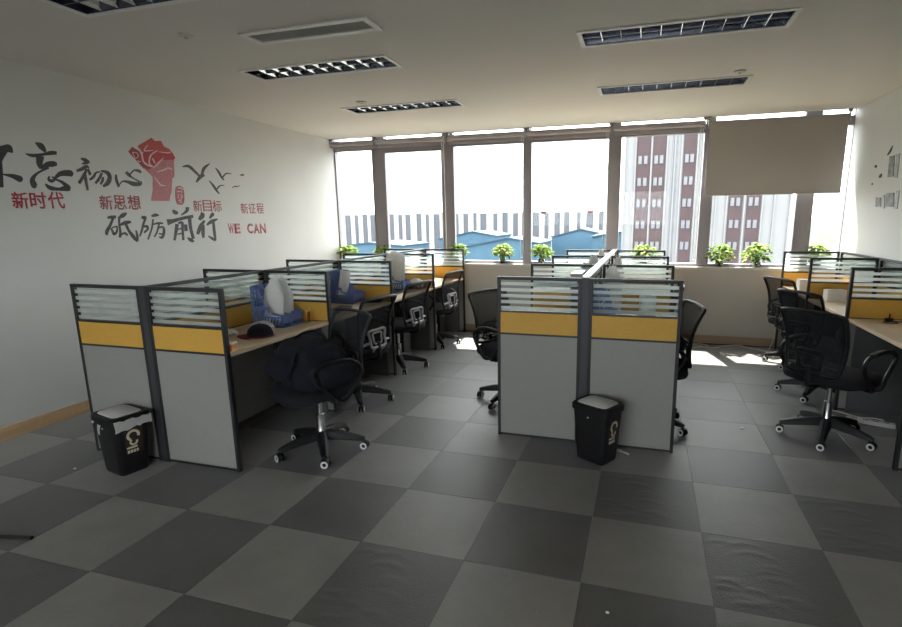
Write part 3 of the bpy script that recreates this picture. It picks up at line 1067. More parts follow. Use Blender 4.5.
# ================================================================== PLANTS
def make_plant(label, loc, r, h, seed, trail=0.0):
    rn = random.Random(seed)
    t = thing('pothos_plant', label, 'potted plant', loc, 0, 'green plants along the window sill')
    MB().lathe([(.034, 0), (.046, .012), (.052, .045), (.045, .078), (.040, .085), (.037, .085), (.042, .078), (.048, .045), (.042, .014), (.0, .008)], 18).build('jar', 'jar', t, True)
    MB().lathe([(.030, .012), (.040, .016), (.045, .045), (.041, .066), (.002, .07)], 14).build('root_ball', 'soil', t, True)
    L1, L2, st = MB(), MB(), MB()
    for i in range(150):
        a = rn.uniform(0, 2 * PI)
        el = rn.uniform(-0.25 - trail, 1.45)
        d = r * (0.45 + 0.6 * rn.random())
        tip = Vector((d * math.cos(a) * math.cos(el), d * math.sin(a) * math.cos(el), .065 + h * .34 + h * .60 * math.sin(el) * rn.uniform(.6, 1.05)))
        tip.z = max(tip.z, 0.035)
        rt = Vector((.012 * math.cos(a), .012 * math.sin(a), .07))
        mid = (rt + tip) / 2 + Vector((0, 0, .03))
        if i % 3 == 0:
            st.tube([rt, mid, tip], .0022, 5)
        ln = rn.uniform(.045, .07)
        out = Vector((math.cos(a), math.sin(a), rn.uniform(-.9, .5))).normalized()
        sd = out.cross(Vector((rn.uniform(-.4, .4), rn.uniform(-.4, .4), 1))).normalized()
        nn = sd.cross(out)
        B = L1 if rn.random() < .62 else L2
        b0 = len(B.v)
        w_ = ln * .36
        for q in (tip, tip + out * ln * .3 + sd * w_ - nn * .004, tip + out * ln * .7 + sd * w_ * .7 - nn * .008, tip + out * ln - nn * .018,
                  tip + out * ln * .7 - sd * w_ * .7 - nn * .008, tip + out * ln * .3 - sd * w_ - nn * .004, tip + out * ln * .5 + nn * .006):
            B.v.append(tuple(q))
        for q in ((0, 1, 6), (1, 2, 6), (2, 3, 6), (3, 4, 6), (4, 5, 6), (5, 0, 6)):
            B.f.append(tuple(b0 + k_ for k_ in q))
    st.build('stems', 'stem', t, True)
    L1.build('foliage', 'leaf', t)['kind'] = 'stuff'
    L2.build('pale_foliage', 'leaf2', t)['kind'] = 'stuff'
    return t


PL = [(-0.86, .115, .17, 'in the corner by the slogan wall'), (-0.28, .10, .16, 'one mullion along from the slogan wall corner'),
      (0.87, .11, .19, 'just past the end of the slogan wall block'), (1.525, .115, .19, 'alone on open sill, farther from middle block'),
      (2.06, .125, .19, 'on the open sill nearer the middle block'), (3.36, .15, .19, 'behind the middle desk block'),
      (4.245, .125, .20, 'below the lowered blind, next to the tower pane'), (4.66, .13, .21, 'below the lowered blind, next to the wide mullion'),
      (5.28, .12, .20, 'in front of the narrow end pane')]
for i, (x, r_, h_, s_) in enumerate(PL):
    make_plant('leafy green plant in a glass jar %s' % s_, (x, 4.90 if i != 5 else 4.895, ZS), r_ * 1.12, h_ * 1.12, 20 + i, 0.25 if i in (6, 7) else 0)


# ================================================================== DESK ITEMS
def file_rack(label, loc, rz, wid=.26, n=3, grp='blue file racks'):
    """magazine rack: tall back at -x, low front at +x, compartments along y"""
    t = thing('file_rack', label, 'file rack', loc, rz, grp)
    D = .25
    t.scale = (1.08, 1, 1.14)
    out = [(0, 0), (D, 0), (D, .085), (D * .62, .10), (D * .45, .14), (D * .32, .24), (0, .27)]
    th = .004
    for i in range(n + 1):
        y = i * wid / n - (th / 2 if i else 0)
        b = MB()
        # rim of the outline
        for k in range(len(out)):
            p, q = Vector((*out[k], 0)), Vector((*out[(k + 1) % len(out)], 0))
            d = (q - p).normalized()
            nrm = Vector((-d.y, d.x, 0))
            w_ = .014
            b.prism([(p.x, p.y), (q.x, q.y), (q.x + nrm.x * w_ - d.x * .003, q.y + nrm.y * w_ - d.y * .003), (p.x + nrm.x * w_ + d.x * .003, p.y + nrm.y * w_ + d.y * .003)], y, y + th, lambda a, c, h: (a, h, c))
        b.prism([(.0, .115), (.14, .115), (.14, .135), (0, .135)], y + .0003, y + th - .0003, lambda a, c, h: (a, h, c))
        b.prism([(.0, .06), (D, .06), (D, .072), (0, .072)], y + .0003, y + th - .0003, lambda a, c, h: (a, h, c))

        def inside(a, c):
            return a < D * .43 - max(0, c - .14) * .3 or c < .085
        for row, (z0, z1) in enumerate(((.012, .062), (.07, .12), (.13, .175), (.175, .215), (.215, .255))):
            x = .006
            while x < D - .02:
                if inside(x + .02, (z0 + z1) / 2):
                    b.prism([(x, z0), (x + .012, z0), (x + .030, z1), (x + .018, z1)], y + .0006, y + th - .0006, lambda a, c, h: (a, h, c))
                x += .026
        b.build('rack_side', 'blue', t)
    bx('rack_base', 'blue', t, 0, D, 0, wid, 0, .004)
    bk = MB()
    bk.box(0, .004, 0, wid, 0, .03).box(0, .004, 0, wid, .24, .27).box(0, .004, 0, wid, .13, .15)
    for k in range(9):
        bk.box(.0005, .0035, wid * k / 9, wid * k / 9 + .012, .03, .24)
    bk.build('rack_back', 'blue', t)
    bx('rack_front', 'blue', t, D - .004, D, 0, wid, 0.03, .085)
    return t


def papers(label, loc, rz, a, h, d, n=7, seed=1, lean=.02, curl=0.0, cat='papers', m='paper', name='paper_stack', peak=0.0):
    """upright wavy sheets"""
    rn = random.Random(seed)
    t = thing(name, label, cat, loc, rz)
    for i in range(n):
        y = d * i / n
        hh, aa = h * rn.uniform(.85, 1.0), a * rn.uniform(.85, 1)
        ph = rn.uniform(0, 6)
        pk = rn.uniform(.3, .6)
        rows = []
        for r_ in range(7):
            v = r_ / 6
            rows.append([(aa * u - aa / 2 + .3 * curl * v * v, y + lean * v + .005 * math.sin(ph + 3 * u + 2 * v) + curl * v * v * (.5 - u), .001 + hh * v * (1 - .10 * u * u - peak * abs(u - pk) * v)) for u in [k / 5 for k in range(6)]])
        back = [[(x, y_ + .0016, z) for x, y_, z in r] for r in rows]
        b = MB().loft(rows, cap=False, closed=False).loft(back, cap=False, closed=False)
        b.build('sheet', m, t, True)
    return t


file_rack('blue file rack holding papers in white bag, aisle desk farthest from the windows', (0.565, 1.19, ZD), 0, .24)
papers('white papers wrapped in thin plastic standing in the blue rack beside the cap', (0.715, 1.23, ZD + .006), 0, .19, .40, .15, 7, 3, .03, .02, peak=.5)
# crumpled bag around those papers


def crumple(name, label, loc, dims, seed, m='bag', cat='plastic bag', amp=.16, n=22, nz=9):
    rn = random.Random(seed)
    rings = []
    for k in range(nz + 1):
        v = k / nz
        rr = []
        s = math.sin(min(1, v * 1.3 + .25) * PI * .62) * (1 - .65 * max(0, v - .7) / .3)
        for i in range(n):
            a = 2 * PI * i / n
            f = s * (1 + rn.uniform(-amp, amp))
            rr.append((dims[0] * math.cos(a) * f, dims[1] * math.sin(a) * f, dims[2] * (v + (rn.uniform(-.03, .03) if 0 < k else 0))))
        rings.append(rr)
    o = MB().loft(rings).build(name, m, None, False)
    o.location = loc
    return tag(o, label, cat)


# cap
cp = thing('baseball_cap', 'black and wine red cap lying on the desk farthest from the windows', 'cap', (0.87, 0.90, ZD), R_(200))
rings = [[(.085 * math.cos(2 * PI * i / 24) * s_, .078 * math.sin(2 * PI * i / 24) * s_, .006 + .085 * v) for i in range(24)] for v, s_ in ((0, 1), (.3, .99), (.6, .88), (.85, .62), (.96, .34), (1, .06))]
MB().loft(rings).build('crown', 'black', cp, True)
MB().lathe([(.008, .090), (.008, .094), (.003, .097)], 10).build('button', 'red', cp, True)
br = []
for v in range(5):
    rr = v / 4
    br.append([((.078 + .075 * rr) * math.cos(u) * (1 if rr == 0 else 1.0), (.078 + .02 * rr) * math.sin(u), .010 - .006 * rr + .004 * math.cos(u * 2)) for u in [(-1.25 + 2.5 * k / 12) for k in range(13)]])
brt = [[(x, y, z + .004) for x, y, z in r] for r in br]
MB().loft(br, cap=False, closed=False).loft(brt, cap=False, closed=False).build('brim', 'red', cp, True)
MB().tube([(.087 * math.cos(u), .080 * math.sin(u), .010) for u in [2 * PI * k / 24 for k in range(24)]], .005, 6, closed=True).build('band', 'red', cp, True)
# clear wrapper, tissue, orange box and amber cup
crumple('tissue_wad', 'crumpled white tissue between the cap and the mustard screen', (0.62, 0.86, ZD), (.08, .06, .05), 5, 'paper', 'tissue')
crumple('clear_wrapper', 'thin clear plastic wrapper lying behind the cap', (0.76, 1.06, ZD), (.09, .06, .075), 9, 'bag', 'wrapper')
ob = thing('orange_box', 'small orange and cream box at the desk corner before the cap', 'box', (0.955, 0.53, ZD), R_(12))
bx('box_body', 'orange', ob, -.03, .03, -.03, .03, 0, .042, bevel=.002)
bx('box_lid', 'paper', ob, -.031, .031, -.031, .031, .042, .052, bevel=.002)
ac = thing('amber_cup', 'clear amber plastic pen cup next to the blue rack', 'cup', (0.86, 1.43, ZD))
MB().lathe([(.028, 0), (.036, .085), (.034, .085), (.026, .004), (0, .004)], 18).build('cup_body', 'amber', ac, True)
for a, b_ in (((.0, .01, .006), (.02, .03, .115)), ((.008, -.01, .006), (.03, -.02, .105))):
    MB().cyl(a, b_, .003, 6).build('pencil', 'orange', ac)
# second and third racks
file_rack('blue file rack with a white paper roll, second aisle desk of slogan wall block', (0.47, 2.33, ZD), 0, .22)
pr = thing('paper_roll', 'rolled white paper leaning in the second blue rack', 'paper roll', (0.60, 2.39, ZD + .006))
MB().tube([(-.03, 0, .05), (.0, .02, .17), (.015, .04, .30)], .048, 16).build('outer_roll', 'paper', pr, True)
MB().tube([(.015, .04, .30), (.0165, .042, .312)], .030, 14).build('inner_roll', 'stonel', pr, True)
bp_ = thing('black_pouch', 'small flat black pouch before the mustard screen beside the paper roll', 'pouch', (0.86, 2.49, ZD), R_(8))
MB().loft([super_ring(0, 0, z, .085 * k, .045 * k, 3, 20) for z, k in ((0, .9), (.008, 1), (.022, .96), (.032, .7), (.035, .2))]).build('pouch_body', 'black', bp_, True)
MB().tube([(-.06, -.03, .022), (0, -.038, .026), (.06, -.03, .022)], .002, 5).build('zip', 'lumbar', bp_, True)
file_rack('blue file rack packed with a tall paper stack, third aisle desk towards the windows', (0.50, 3.36, ZD), 0, .20)
papers('tall stack of wavy papers standing in the third blue file rack', (0.625, 3.375, ZD + .006), 0, .20, .43, .15, 9, 12, .03, .04)
crumple('white_package', 'white crumpled package at third aisle desk beside the paper stack', (0.86, 3.52, ZD), (.09, .07, .12), 15, 'paper', 'package')
for x, y, a, l in ((0.80, 1.95, 10, 'black keyboard on second aisle desk of slogan wall block'), (0.80, 3.02, 4, 'black keyboard on third aisle desk of slogan wall block')):
    kb = thing('keyboard', l, 'keyboard', (x, y, ZD), R_(90 + a), 'black keyboards')
    bx('key_tray', 'plastic', kb, -.21, .21, -.065, .065, 0, .012, bevel=.003)
    km = MB().box(-.011, .011, -.009, .009, .012, .018).mesh('key', 'frame')
    for r_ in range(4):
        for c_ in range(14):
            link('key', km, kb, (-.19 + c_ * .0285, -.042 + r_ * .027, 0))
# wall-side desk things seen through the glass
for i, (x, y, a, sx, sy, l) in enumerate(((0.02, 0.95, 20, .15, .10, 'black notebook on the wall-facing desk farthest from the windows'), (0.26, 0.80, -10, .09, .05, 'black phone on the wall-facing desk farthest from the windows'))):
    nb = thing('notebook' if i == 0 else 'desk_phone', l, 'notebook' if i == 0 else 'phone', (x, y, ZD), R_(a))
    bx('cover', 'plastic', nb, -sx / 2, sx / 2, -sy / 2, sy / 2, 0, .012, bevel=.002)
    bx('top_sheet', 'frame', nb, -sx / 2 + .01, sx / 2 - .01, -sy / 2 + .01, sy / 2 - .01, .012, .014)
# middle block
file_rack('blue file rack behind the end glass of the middle desk block', (3.06, 1.50, ZD), 0, .22)
pr2 = thing('paper_roll', 'white paper roll beside the blue rack on middle desk block', 'paper roll', (3.41, 1.60, ZD))
MB().tube([(0, 0, 0), (0, 0, .27)], .055, 18).build('outer_roll', 'paper', pr2, True)
MB().tube([(0, 0, .27), (0, 0, .275)], .030, 14).build('inner_roll', 'stonel', pr2, True)
ps = MB().box(2.665, 2.955, 1.4545, 1.4555, 1.088, 1.128).build('paper_strip', 'paper')
tag(ps, 'white paper strip taped to the end glass of the middle desk block', 'paper')
fbx = thing('file_box', 'grey upright file box on the slogan wall side of middle block spine', 'file box', (2.83, 2.05, ZD))
bx('box_shell', 'lumbar', fbx, 0, .09, 0, .30, 0, .36, bevel=.003)
bx('box_spine', 'deskside', fbx, 0.008, .082, -.002, 0, .05, .33)
papers('white documents sticking up from grey file box on middle block', (2.93, 2.72, ZD), R_(80), .22, .43, .06, 5, 31, .01, .02)
crumple('white_carrier_bag', 'white carrier bag bunched beside the spine rail, photo frame side of middle block', (3.15, 2.06, ZD), (.075, .09, .42), 33, 'paper', 'bag', .12)
crumple('white_carrier_bag', 'white carrier bag peeking above the screen in second middle block bay', (2.90, 3.20, ZD), (.07, .09, .43), 35, 'paper', 'bag', .12)
crumple('white_carrier_bag', 'white carrier bag beyond the second cross screen, photo frame side of middle block', (3.14, 3.05, ZD), (.06, .07, .42), 37, 'paper', 'bag', .12)
crumple('white_carrier_bag', 'white carrier bag in the middle block bay right by the windows', (2.90, 4.10, ZD), (.06, .07, .43), 39, 'paper', 'bag', .12)
# photo frame wall block
cc = thing('cable_cup', 'small black adaptor with cable on the photo frame wall desk', 'adaptor', (5.14, 2.50, ZD), R_(15))
bx('adaptor_body', 'plastic', cc, -.022, .022, -.016, .016, 0, .030, bevel=.003)
MB().cyl((0, 0, .03), (.004, 0, .062), .005, 8).build('adaptor_pin', 'plastic', cc, True)
MB().tube(crom([(.02, 0, .010), (.08, -.02, .005), (.16, .0, .005), (.24, -.03, .005), (.30, .01, .005)], 5), .004, 6).build('adaptor_cable', 'plastic', cc, True)
MB().tube(crom([(-.02, 0, .010), (-.06, -.03, .004), (-.03, -.07, .004), (.03, -.06, .004), (.02, -.02, .004)], 5), .003, 6).build('looped_lead', 'plastic', cc, True)
for x, y, h_, l in ((5.02, 3.50, .10, 'white cardboard box on photo frame wall desk behind nearest mustard screen'), (4.96, 4.20, .12, 'white cardboard box on photo frame wall desk closest to windows')):
    bb = thing('white_box', l, 'box', (x, y, ZD), R_(5))
    bx('box_body', 'paper', bb, 0, .16, 0, .10, 0, h_, bevel=.002)
    bx('box_flap', 'lidgrey', bb, -.001, .161, -.001, .101, h_, h_ + .006, bevel=.001)

# ================================================================== THINGS ON THE FLOOR
# computer towers under the slogan block desks
for y, l in ((2.98, 'black computer tower under the third aisle desk of slogan wall block'), (4.06, 'black computer tower under desk nearest the windows, slogan wall block')):
    pc = thing('computer_tower', l, 'computer', (0.62, y + .30, 0), 0, 'computer towers under desks')
    bx('case', 'plastic', pc, -.2, .2, -.09, .09, 0.012, .40, bevel=.004)
    bx('front_panel', 'frame', pc, .2, .212, -.088, .088, .014, .398, bevel=.002)
    bx('drive_bay', 'plastic', pc, .212, .214, -.07, .07, .33, .36)
    MB().cyl((.212, .04, .28), (.216, .04, .28), .012, 14).build('power_button', 'lumbar', pc, True)
    for sx in (-.15, .15):
        bx('foot', 'plastic', pc, sx - .02, sx + .02, -.08, .08, 0, .012)
# white power strip with its lead
q = at(862, 414, z=0.02)
st = thing('power_strip', 'white power strip with tangled lead on the floor under wall desk', 'power strip', (5.06, 2.36, 0), R_(-18))
bx('strip_body', 'white', st, -.15, .15, -.03, .03, 0, .028, bevel=.004)
for i in range(4):
    bx('socket', 'lumbar', st, -.115 + i * .065, -.08 + i * .065, -.014, .014, .028, .029)
MB().tube(crom([(-.15, 0, .012), (-.22, .02, .008), (-.30, .09, .006), (-.24, .16, .006), (-.12, .12, .006), (-.05, .09, .010), (.02, .06, .03), (.08, .03, .036)], 6), .005, 6).build('power_lead', 'white', st, True)


def cord(name, label, pts, r, m):
    o = MB().tube(crom(pts, 6), r, 6).build(name, m, None, True)
    return tag(o, label, 'cable')


cord('floor_cable', 'looped off-white cable along the skirting under the windows', [(3.70, 4.62, .006), (3.92, 4.70, .006), (4.06, 4.76, .008), (4.16, 4.70, .006), (4.08, 4.60, .006), (3.95, 4.60, .006), (3.98, 4.70, .012), (4.12, 4.62, .006), (4.24, 4.60, .006), (4.32, 4.70, .006), (4.5, 4.73, .02), (4.62, 4.66, .006), (4.78, 4.58, .006), (4.92, 4.50, .006)], .006, 'cable')
cord('wall_cable', 'thin off-white cable rising from the floor towards wall desks', [(4.86, 4.50, .006), (4.83, 4.66, .006), (4.86, 4.76, .01), (4.90, 4.845, .06), (4.93, 4.852, .25), (4.94, 4.852, .50)], .005, 'cable')
cord('floor_cable', 'dark cable bundle at foot of skirting beside the slogan wall block', [(1.12, 4.66, .006), (1.25, 4.70, .006), (1.36, 4.60, .006), (1.28, 4.55, .006), (1.18, 4.62, .010), (1.30, 4.72, .008), (1.40, 4.845, .05), (1.42, 4.855, .2)], .006, 'frame')
a_, b_ = at(-40, 536, z=.008), at(32, 538, z=.008)
cord('black_rod', 'thin black cable end lying alone on the checkered carpet', [a_, (a_ + b_) / 2 + Vector((0, .004, 0)), b_], .010, 'plastic')
for i, (px, py, s_, l) in enumerate(((742, 429, .016, 'tiny white paper scrap on the carpet by the wall desk chairs'), (75, 469, .009, 'tiny white crumb on carpet beside the bin with liner'),
                                     (607, 613, .008, 'tiny pale crumb on carpet by itself before the middle block'), (690, 385, .010, 'small pale scrap beside the caster near sunlit patch'))):
    p = at(px, py, z=0)
    crumple('paper_scrap', l, (p.x, p.y, 0), (s_, s_ * .8, s_ * .9), 50 + i, 'paper', 'scrap', .3, 8, 4)
p = at(618, 450, z=0)
mt = thing('white_plug', 'short white plug lead lying at the foot of middle desk block', 'plug', (p.x + .02, 1.36, 0), R_(-30))
bx('plug_body', 'white', mt, -.03, .0, -.010, .010, 0, .014, bevel=.002)
MB().tube([(0, 0, .006), (.03, .006, .005), (.06, .0, .005)], .005, 6).build('plug_lead', 'white', mt, True)

# ================================================================== WALL LETTERING
SEQ = [0]


def wall_pt(px, py, lift):
    p = at(px, py, x=XL)
    p.x = XL + lift
    return p


def stroke_into(B, pts, lift, fn=wall_pt, wk=1.0):
    """pts: (px, py, width px) brush stroke -> thin slab on the wall"""
    c = crom([Vector(p) for p in pts], 5)
    n = len(c)
    top, bot = [], []
    rings = []
    for i, p in enumerate(c):
        t = Vector((c[min(i + 1, n - 1)].x - c[max(i - 1, 0)].x, c[min(i + 1, n - 1)].y - c[max(i - 1, 0)].y, 0))
        if t.length < 1e-6:
            t = Vector((1, 0, 0))
        t.normalize()
        wd = max(p.z, .3) * .6 * wk
        nx, ny = -t.y * wd, t.x * wd
        rings.append([fn(p.x + nx, p.y + ny, .0003), fn(p.x + nx * .9, p.y + ny * .9, lift), fn(p.x - nx * .9, p.y - ny * .9, lift), fn(p.x - nx, p.y - ny, .0003)])
    # rounded ends
    B.loft(rings)


def decal(name, label, cat, strokes, org, sc, m, group=None, parent=None, fn=wall_pt, wk=1.0):
    B = MB()
    for i, s_ in enumerate(strokes):
        stroke_into(B, [(org[0] + x * sc, org[1] + y * sc, w_ * sc) for x, y, w_ in s_], .0010 + .00012 * i, fn, wk)
    o = B.build(name, m, parent)
    if parent is None:
        tag(o, label, cat, group)
    return o


G = 'black brush characters of the wall slogan'
BRUSH = [
    ('large black brush character cut by the picture, first in the slogan', (0, 130), 90 / 627, 'ink', [
        [(-110, 135, 16), (-40, 140, 26), (20, 128, 34), (60, 130, 44), (88, 158, 8)], [(40, 140, 30), (12, 190, 26), (6, 215, 20)], [(-2, 150, 20), (6, 300, 24), (4, 400, 34)],
        [(15, 180, 18), (-40, 270, 20), (-110, 340, 10)], [(15, 308, 6), (90, 322, 24), (140, 342, 34), (158, 348, 16)]]),
    ('large black brush character with curling heart stroke, second in the slogan', (0, 130), 90 / 627, 'ink', [
        [(245, 88, 6), (285, 112, 34), (318, 152, 14)], [(178, 165, 6), (230, 178, 20), (300, 170, 16), (350, 160, 24), (395, 160, 18)],
        [(280, 182, 46), (276, 230, 36), (288, 268, 20)], [(285, 268, 14), (330, 240, 30), (380, 238, 30), (390, 252, 6)],
        [(340, 262, 12), (262, 300, 14), (226, 345, 28), (240, 388, 34), (250, 402, 10)],
        [(345, 322, 10), (338, 342, 14), (360, 355, 20), (385, 340, 12), (360, 326, 8)], [(375, 345, 12), (420, 305, 28), (490, 302, 34), (492, 325, 8)],
        [(315, 375, 8), (350, 403, 24), (410, 412, 18), (460, 406, 32), (490, 410, 24)], [(375, 340, 8), (430, 362, 16), (475, 400, 28)]]),
    ('black brush character with two joined halves before the plain heart one', (70, 140), 90 / 902, 'inkg', [
        [(108, 185, 12), (150, 200, 30), (195, 225, 18)], [(120, 240, 10), (170, 225, 30), (195, 228, 10)], [(65, 310, 20), (120, 290, 30), (165, 265, 26), (190, 285, 10)],
        [(170, 290, 24), (130, 370, 26), (90, 435, 26)], [(150, 350, 26), (165, 440, 24), (178, 505, 18)], [(180, 290, 14), (200, 340, 24), (208, 350, 6)],
        [(195, 400, 14), (235, 370, 24), (260, 330, 16), (300, 318, 12)], [(310, 310, 14), (370, 325, 30), (398, 370, 34), (378, 430, 38), (330, 465, 18)],
        [(320, 330, 20), (290, 390, 24), (255, 435, 20)], [(330, 370, 14), (325, 410, 22), (305, 445, 16)]]),
    ('black brush heart character right beside the red fist', (70, 140), 90 / 902, 'inkg', [
        [(460, 345, 14), (465, 400, 24), (490, 470, 20)], [(490, 455, 12), (525, 415, 12), (580, 420, 24), (640, 440, 36), (705, 440, 26), (712, 412, 8)],
        [(560, 320, 22), (590, 350, 26), (630, 380, 12), (700, 420, 16)], [(600, 345, 12), (640, 305, 14), (690, 310, 24), (712, 330, 14)]]),
    ('dense black brush character starting the lower slogan line', (100, 200), 60 / 752, 'inkg', [
        [(92, 222, 20), (140, 215, 30), (200, 212, 26)], [(165, 225, 24), (130, 310, 26), (85, 400, 34), (92, 440, 16)], [(140, 350, 14), (175, 425, 26), (212, 390, 20), (215, 325, 12)], [(150, 345, 12), (215, 330, 14)],
        [(335, 165, 16), (290, 190, 40), (240, 225, 24)], [(240, 210, 22), (242, 300, 20), (255, 400, 22), (250, 470, 26)], [(255, 312, 18), (320, 285, 36), (388, 275, 20)],
        [(310, 270, 26), (360, 380, 24), (420, 460, 34), (470, 518, 22)], [(450, 380, 12), (468, 450, 22), (475, 518, 12)], [(255, 440, 16), (310, 415, 20), (345, 445, 18)]]),
    ('black brush character second in the lower slogan line', (100, 200), 60 / 752, 'inkg', [
        [(518, 215, 20), (555, 222, 34), (585, 225, 20)], [(570, 230, 20), (545, 300, 22), (525, 380, 20), (498, 458, 14)], [(535, 340, 12), (585, 330, 26), (598, 365, 20), (550, 410, 18)],
        [(645, 202, 20), (700, 188, 30), (738, 195, 10)], [(665, 240, 16), (650, 350, 16), (602, 495, 16)], [(665, 305, 14), (730, 290, 18), (790, 292, 14)],
        [(740, 300, 16), (715, 400, 16), (680, 465, 14)], [(720, 350, 14), (790, 340, 18), (802, 400, 26), (780, 470, 24), (740, 460, 12)], [(735, 420, 12), (790, 430, 16)]]),
    ('black brush character with bold top bar, third in lower slogan line', (160, 195), 65 / 741, 'inkg', [
        [(145, 172, 18), (170, 198, 34), (205, 205, 22)], [(312, 138, 30), (305, 180, 26), (240, 232, 8)], [(82, 312, 52), (150, 295, 32), (260, 265, 26), (378, 242, 26)],
        [(195, 330, 30), (180, 430, 26), (165, 518, 20)], [(205, 322, 14), (252, 318, 24), (258, 400, 20), (266, 515, 20)], [(200, 392, 12), (250, 380, 12)], [(200, 448, 12), (252, 436, 12)],
        [(292, 335, 26), (298, 412, 30)], [(335, 250, 30), (350, 380, 26), (382, 500, 26)], [(388, 530, 14), (350, 512, 30), (312, 485, 8)]]),
    ('black brush character ending the lower slogan line', (160, 195), 65 / 741, 'inkg', [
        [(470, 198, 12), (482, 235, 42), (445, 282, 24)], [(508, 290, 18), (462, 360, 34), (428, 448, 24)], [(490, 340, 26), (490, 420, 30), (495, 488, 20)],
        [(588, 205, 18), (596, 225, 32), (562, 268, 10)], [(532, 342, 14), (590, 300, 30), (655, 275, 12)], [(608, 308, 22), (620, 420, 24), (632, 520, 18)], [(632, 522, 12), (590, 492, 20), (548, 465, 6)]]),
]
for lb, org, sc, m, st_ in BRUSH:
    decal('brush_character', lb, 'wall lettering', st_, org, sc, m, G, None, wall_pt, 1.18 if org[1] > 190 else 1.05)
BIRDS = [('largest grey brush bird beside the red fist', [[(65, 105, 8), (120, 100, 22), (170, 140, 20), (215, 185, 16)], [(265, 183, 14), (230, 192, 30), (190, 245, 12)], [(240, 182, 18), (260, 120, 24), (312, 76, 6)]]),
         ('slim brush bird highest in the flock over the wall lettering', [[(362, 115, 6), (390, 150, 16), (415, 195, 16), (440, 226, 8)], [(428, 198, 12), (460, 165, 10), (505, 170, 5)]]),
         ('slim brush bird between the largest bird and red lettering', [[(305, 230, 6), (340, 270, 16), (370, 315, 16), (398, 348, 8)], [(372, 308, 12), (405, 275, 10), (443, 272, 5)]]),
         ('tiny wavy brush bird at the low end of flock', [[(512, 293, 5), (540, 280, 9), (555, 285, 7), (583, 272, 5)]]),
         ('tiniest dot-like brush bird at the far end of flock', [[(580, 182, 4), (602, 178, 14), (622, 180, 4)]])]
for lb, st_ in BIRDS:
    decal('bird_decal', lb, 'wall decal', st_, (175, 155), 80 / 717, 'inkg', 'brush bird decals')
# the red fist
fi = thing('fist_decal', 'large red raised fist decal in the wall slogan', 'wall decal', wall_pt(150, 170, 0))
FO, FS = (120, 130), 80 / 590


def poly_decal(name, m, poly, lift, parent, org=FO, sc=FS, fn=wall_pt):
    B = MB()
    pts = [(org[0] + x * sc, org[1] + y * sc) for x, y in poly]
    n = len(pts)
    lo = [fn(x, y, .0003) for x, y in pts]
    hi = [fn(x, y, lift) for x, y in pts]
    B.v += [tuple(v) for v in lo + hi]
    B.f.append(tuple(range(n, 2 * n)))
    for i in range(n):
        j = (i + 1) % n
        B.f.append((i, j, n + j, n + i))
    o = B.build(name, m, None)
    if parent:
        o.parent = parent
        o.matrix_parent_inverse = Matrix.Translation(parent.location).inverted()
    return o


poly_decal('wrist', 'fist3', [(240, 345), (195, 300), (165, 275), (245, 262), (300, 215), (397, 215), (402, 340), (385, 360), (380, 460), (372, 480), (365, 525), (228, 522), (240, 440)], .0010, fi)
poly_decal('thumb', 'fist4', [(60, 160), (88, 124), (125, 145), (152, 165), (172, 235), (245, 262), (215, 292), (165, 275), (120, 225), (92, 195)], .0013, fi)
poly_decal('knuckles', 'fist1', [(128, 118), (232, 56), (255, 80), (302, 80), (325, 123), (362, 138), (388, 172), (270, 160), (205, 155), (178, 165), (150, 160)], .0013, fi)
poly_decal('fingers', 'fist2', [(172, 165), (215, 148), (270, 155), (385, 166), (407, 205), (395, 222), (300, 218), (250, 266), (208, 262), (172, 236), (158, 185)], .0016, fi)
for st_ in ([(140, 138, 8), (160, 182, 12), (172, 232, 10), (210, 262, 12), (245, 270, 6)], [(205, 112, 5), (178, 152, 8), (245, 150, 4)], [(275, 152, 7), (228, 185, 10), (214, 240, 10), (238, 268, 7)],
            [(322, 203, 4), (275, 250, 10), (245, 282, 5)], [(238, 208, 10), (258, 246, 7)], [(272, 308, 5), (320, 296, 10), (350, 280, 8), (382, 290, 9)], [(250, 345, 4), (300, 405, 10), (335, 410, 5)], [(285, 160, 4), (340, 168, 7), (375, 165, 5)],
            [(90, 165, 5), (100, 188, 5), (110, 212, 5)], [(90, 165, 5), (122, 168, 5), (134, 192, 5), (112, 212, 5)], [(132, 222, 5), (140, 240, 5)], [(138, 232, 5), (155, 232, 5)]):
    o = decal('crease', None, None, [st_], FO, FS, 'crease', None, fi)
    for v in o.data.vertices:
        v.co.x += .0012
    o.matrix_parent_inverse = Matrix.Translation(fi.location).inverted()
# seal stamp
se = thing('seal_decal', 'small rounded red seal stamp below the fist', 'wall decal', wall_pt(179, 195, 0))
stad = []
for i in range(24):
    u = 2 * PI * i / 24
    stad.append((440 + 34 * math.copysign(abs(math.cos(u)) ** .6, math.cos(u)) + 5 * math.sin(u), 482 + 70 * math.copysign(abs(math.sin(u)) ** .75, math.sin(u))))
poly_decal('seal_body', 'redp', stad, .0010, se)
for st_ in ([(425, 430, 8), (450, 428, 8), (458, 445, 8)], [(418, 455, 8), (440, 452, 8), (460, 460, 7)], [(430, 470, 7), (428, 505, 7)], [(445, 475, 8), (460, 490, 8), (447, 505, 8)], [(430, 520, 8), (455, 515, 8)], [(440, 530, 7), (458, 535, 7)]):
    o = decal('seal_carving', None, None, [st_], FO, FS, 'crease', None, se)
    for v in o.data.vertices:
        v.co.x += .0004
    o.matrix_parent_inverse = Matrix.Translation(se.location).inverted()


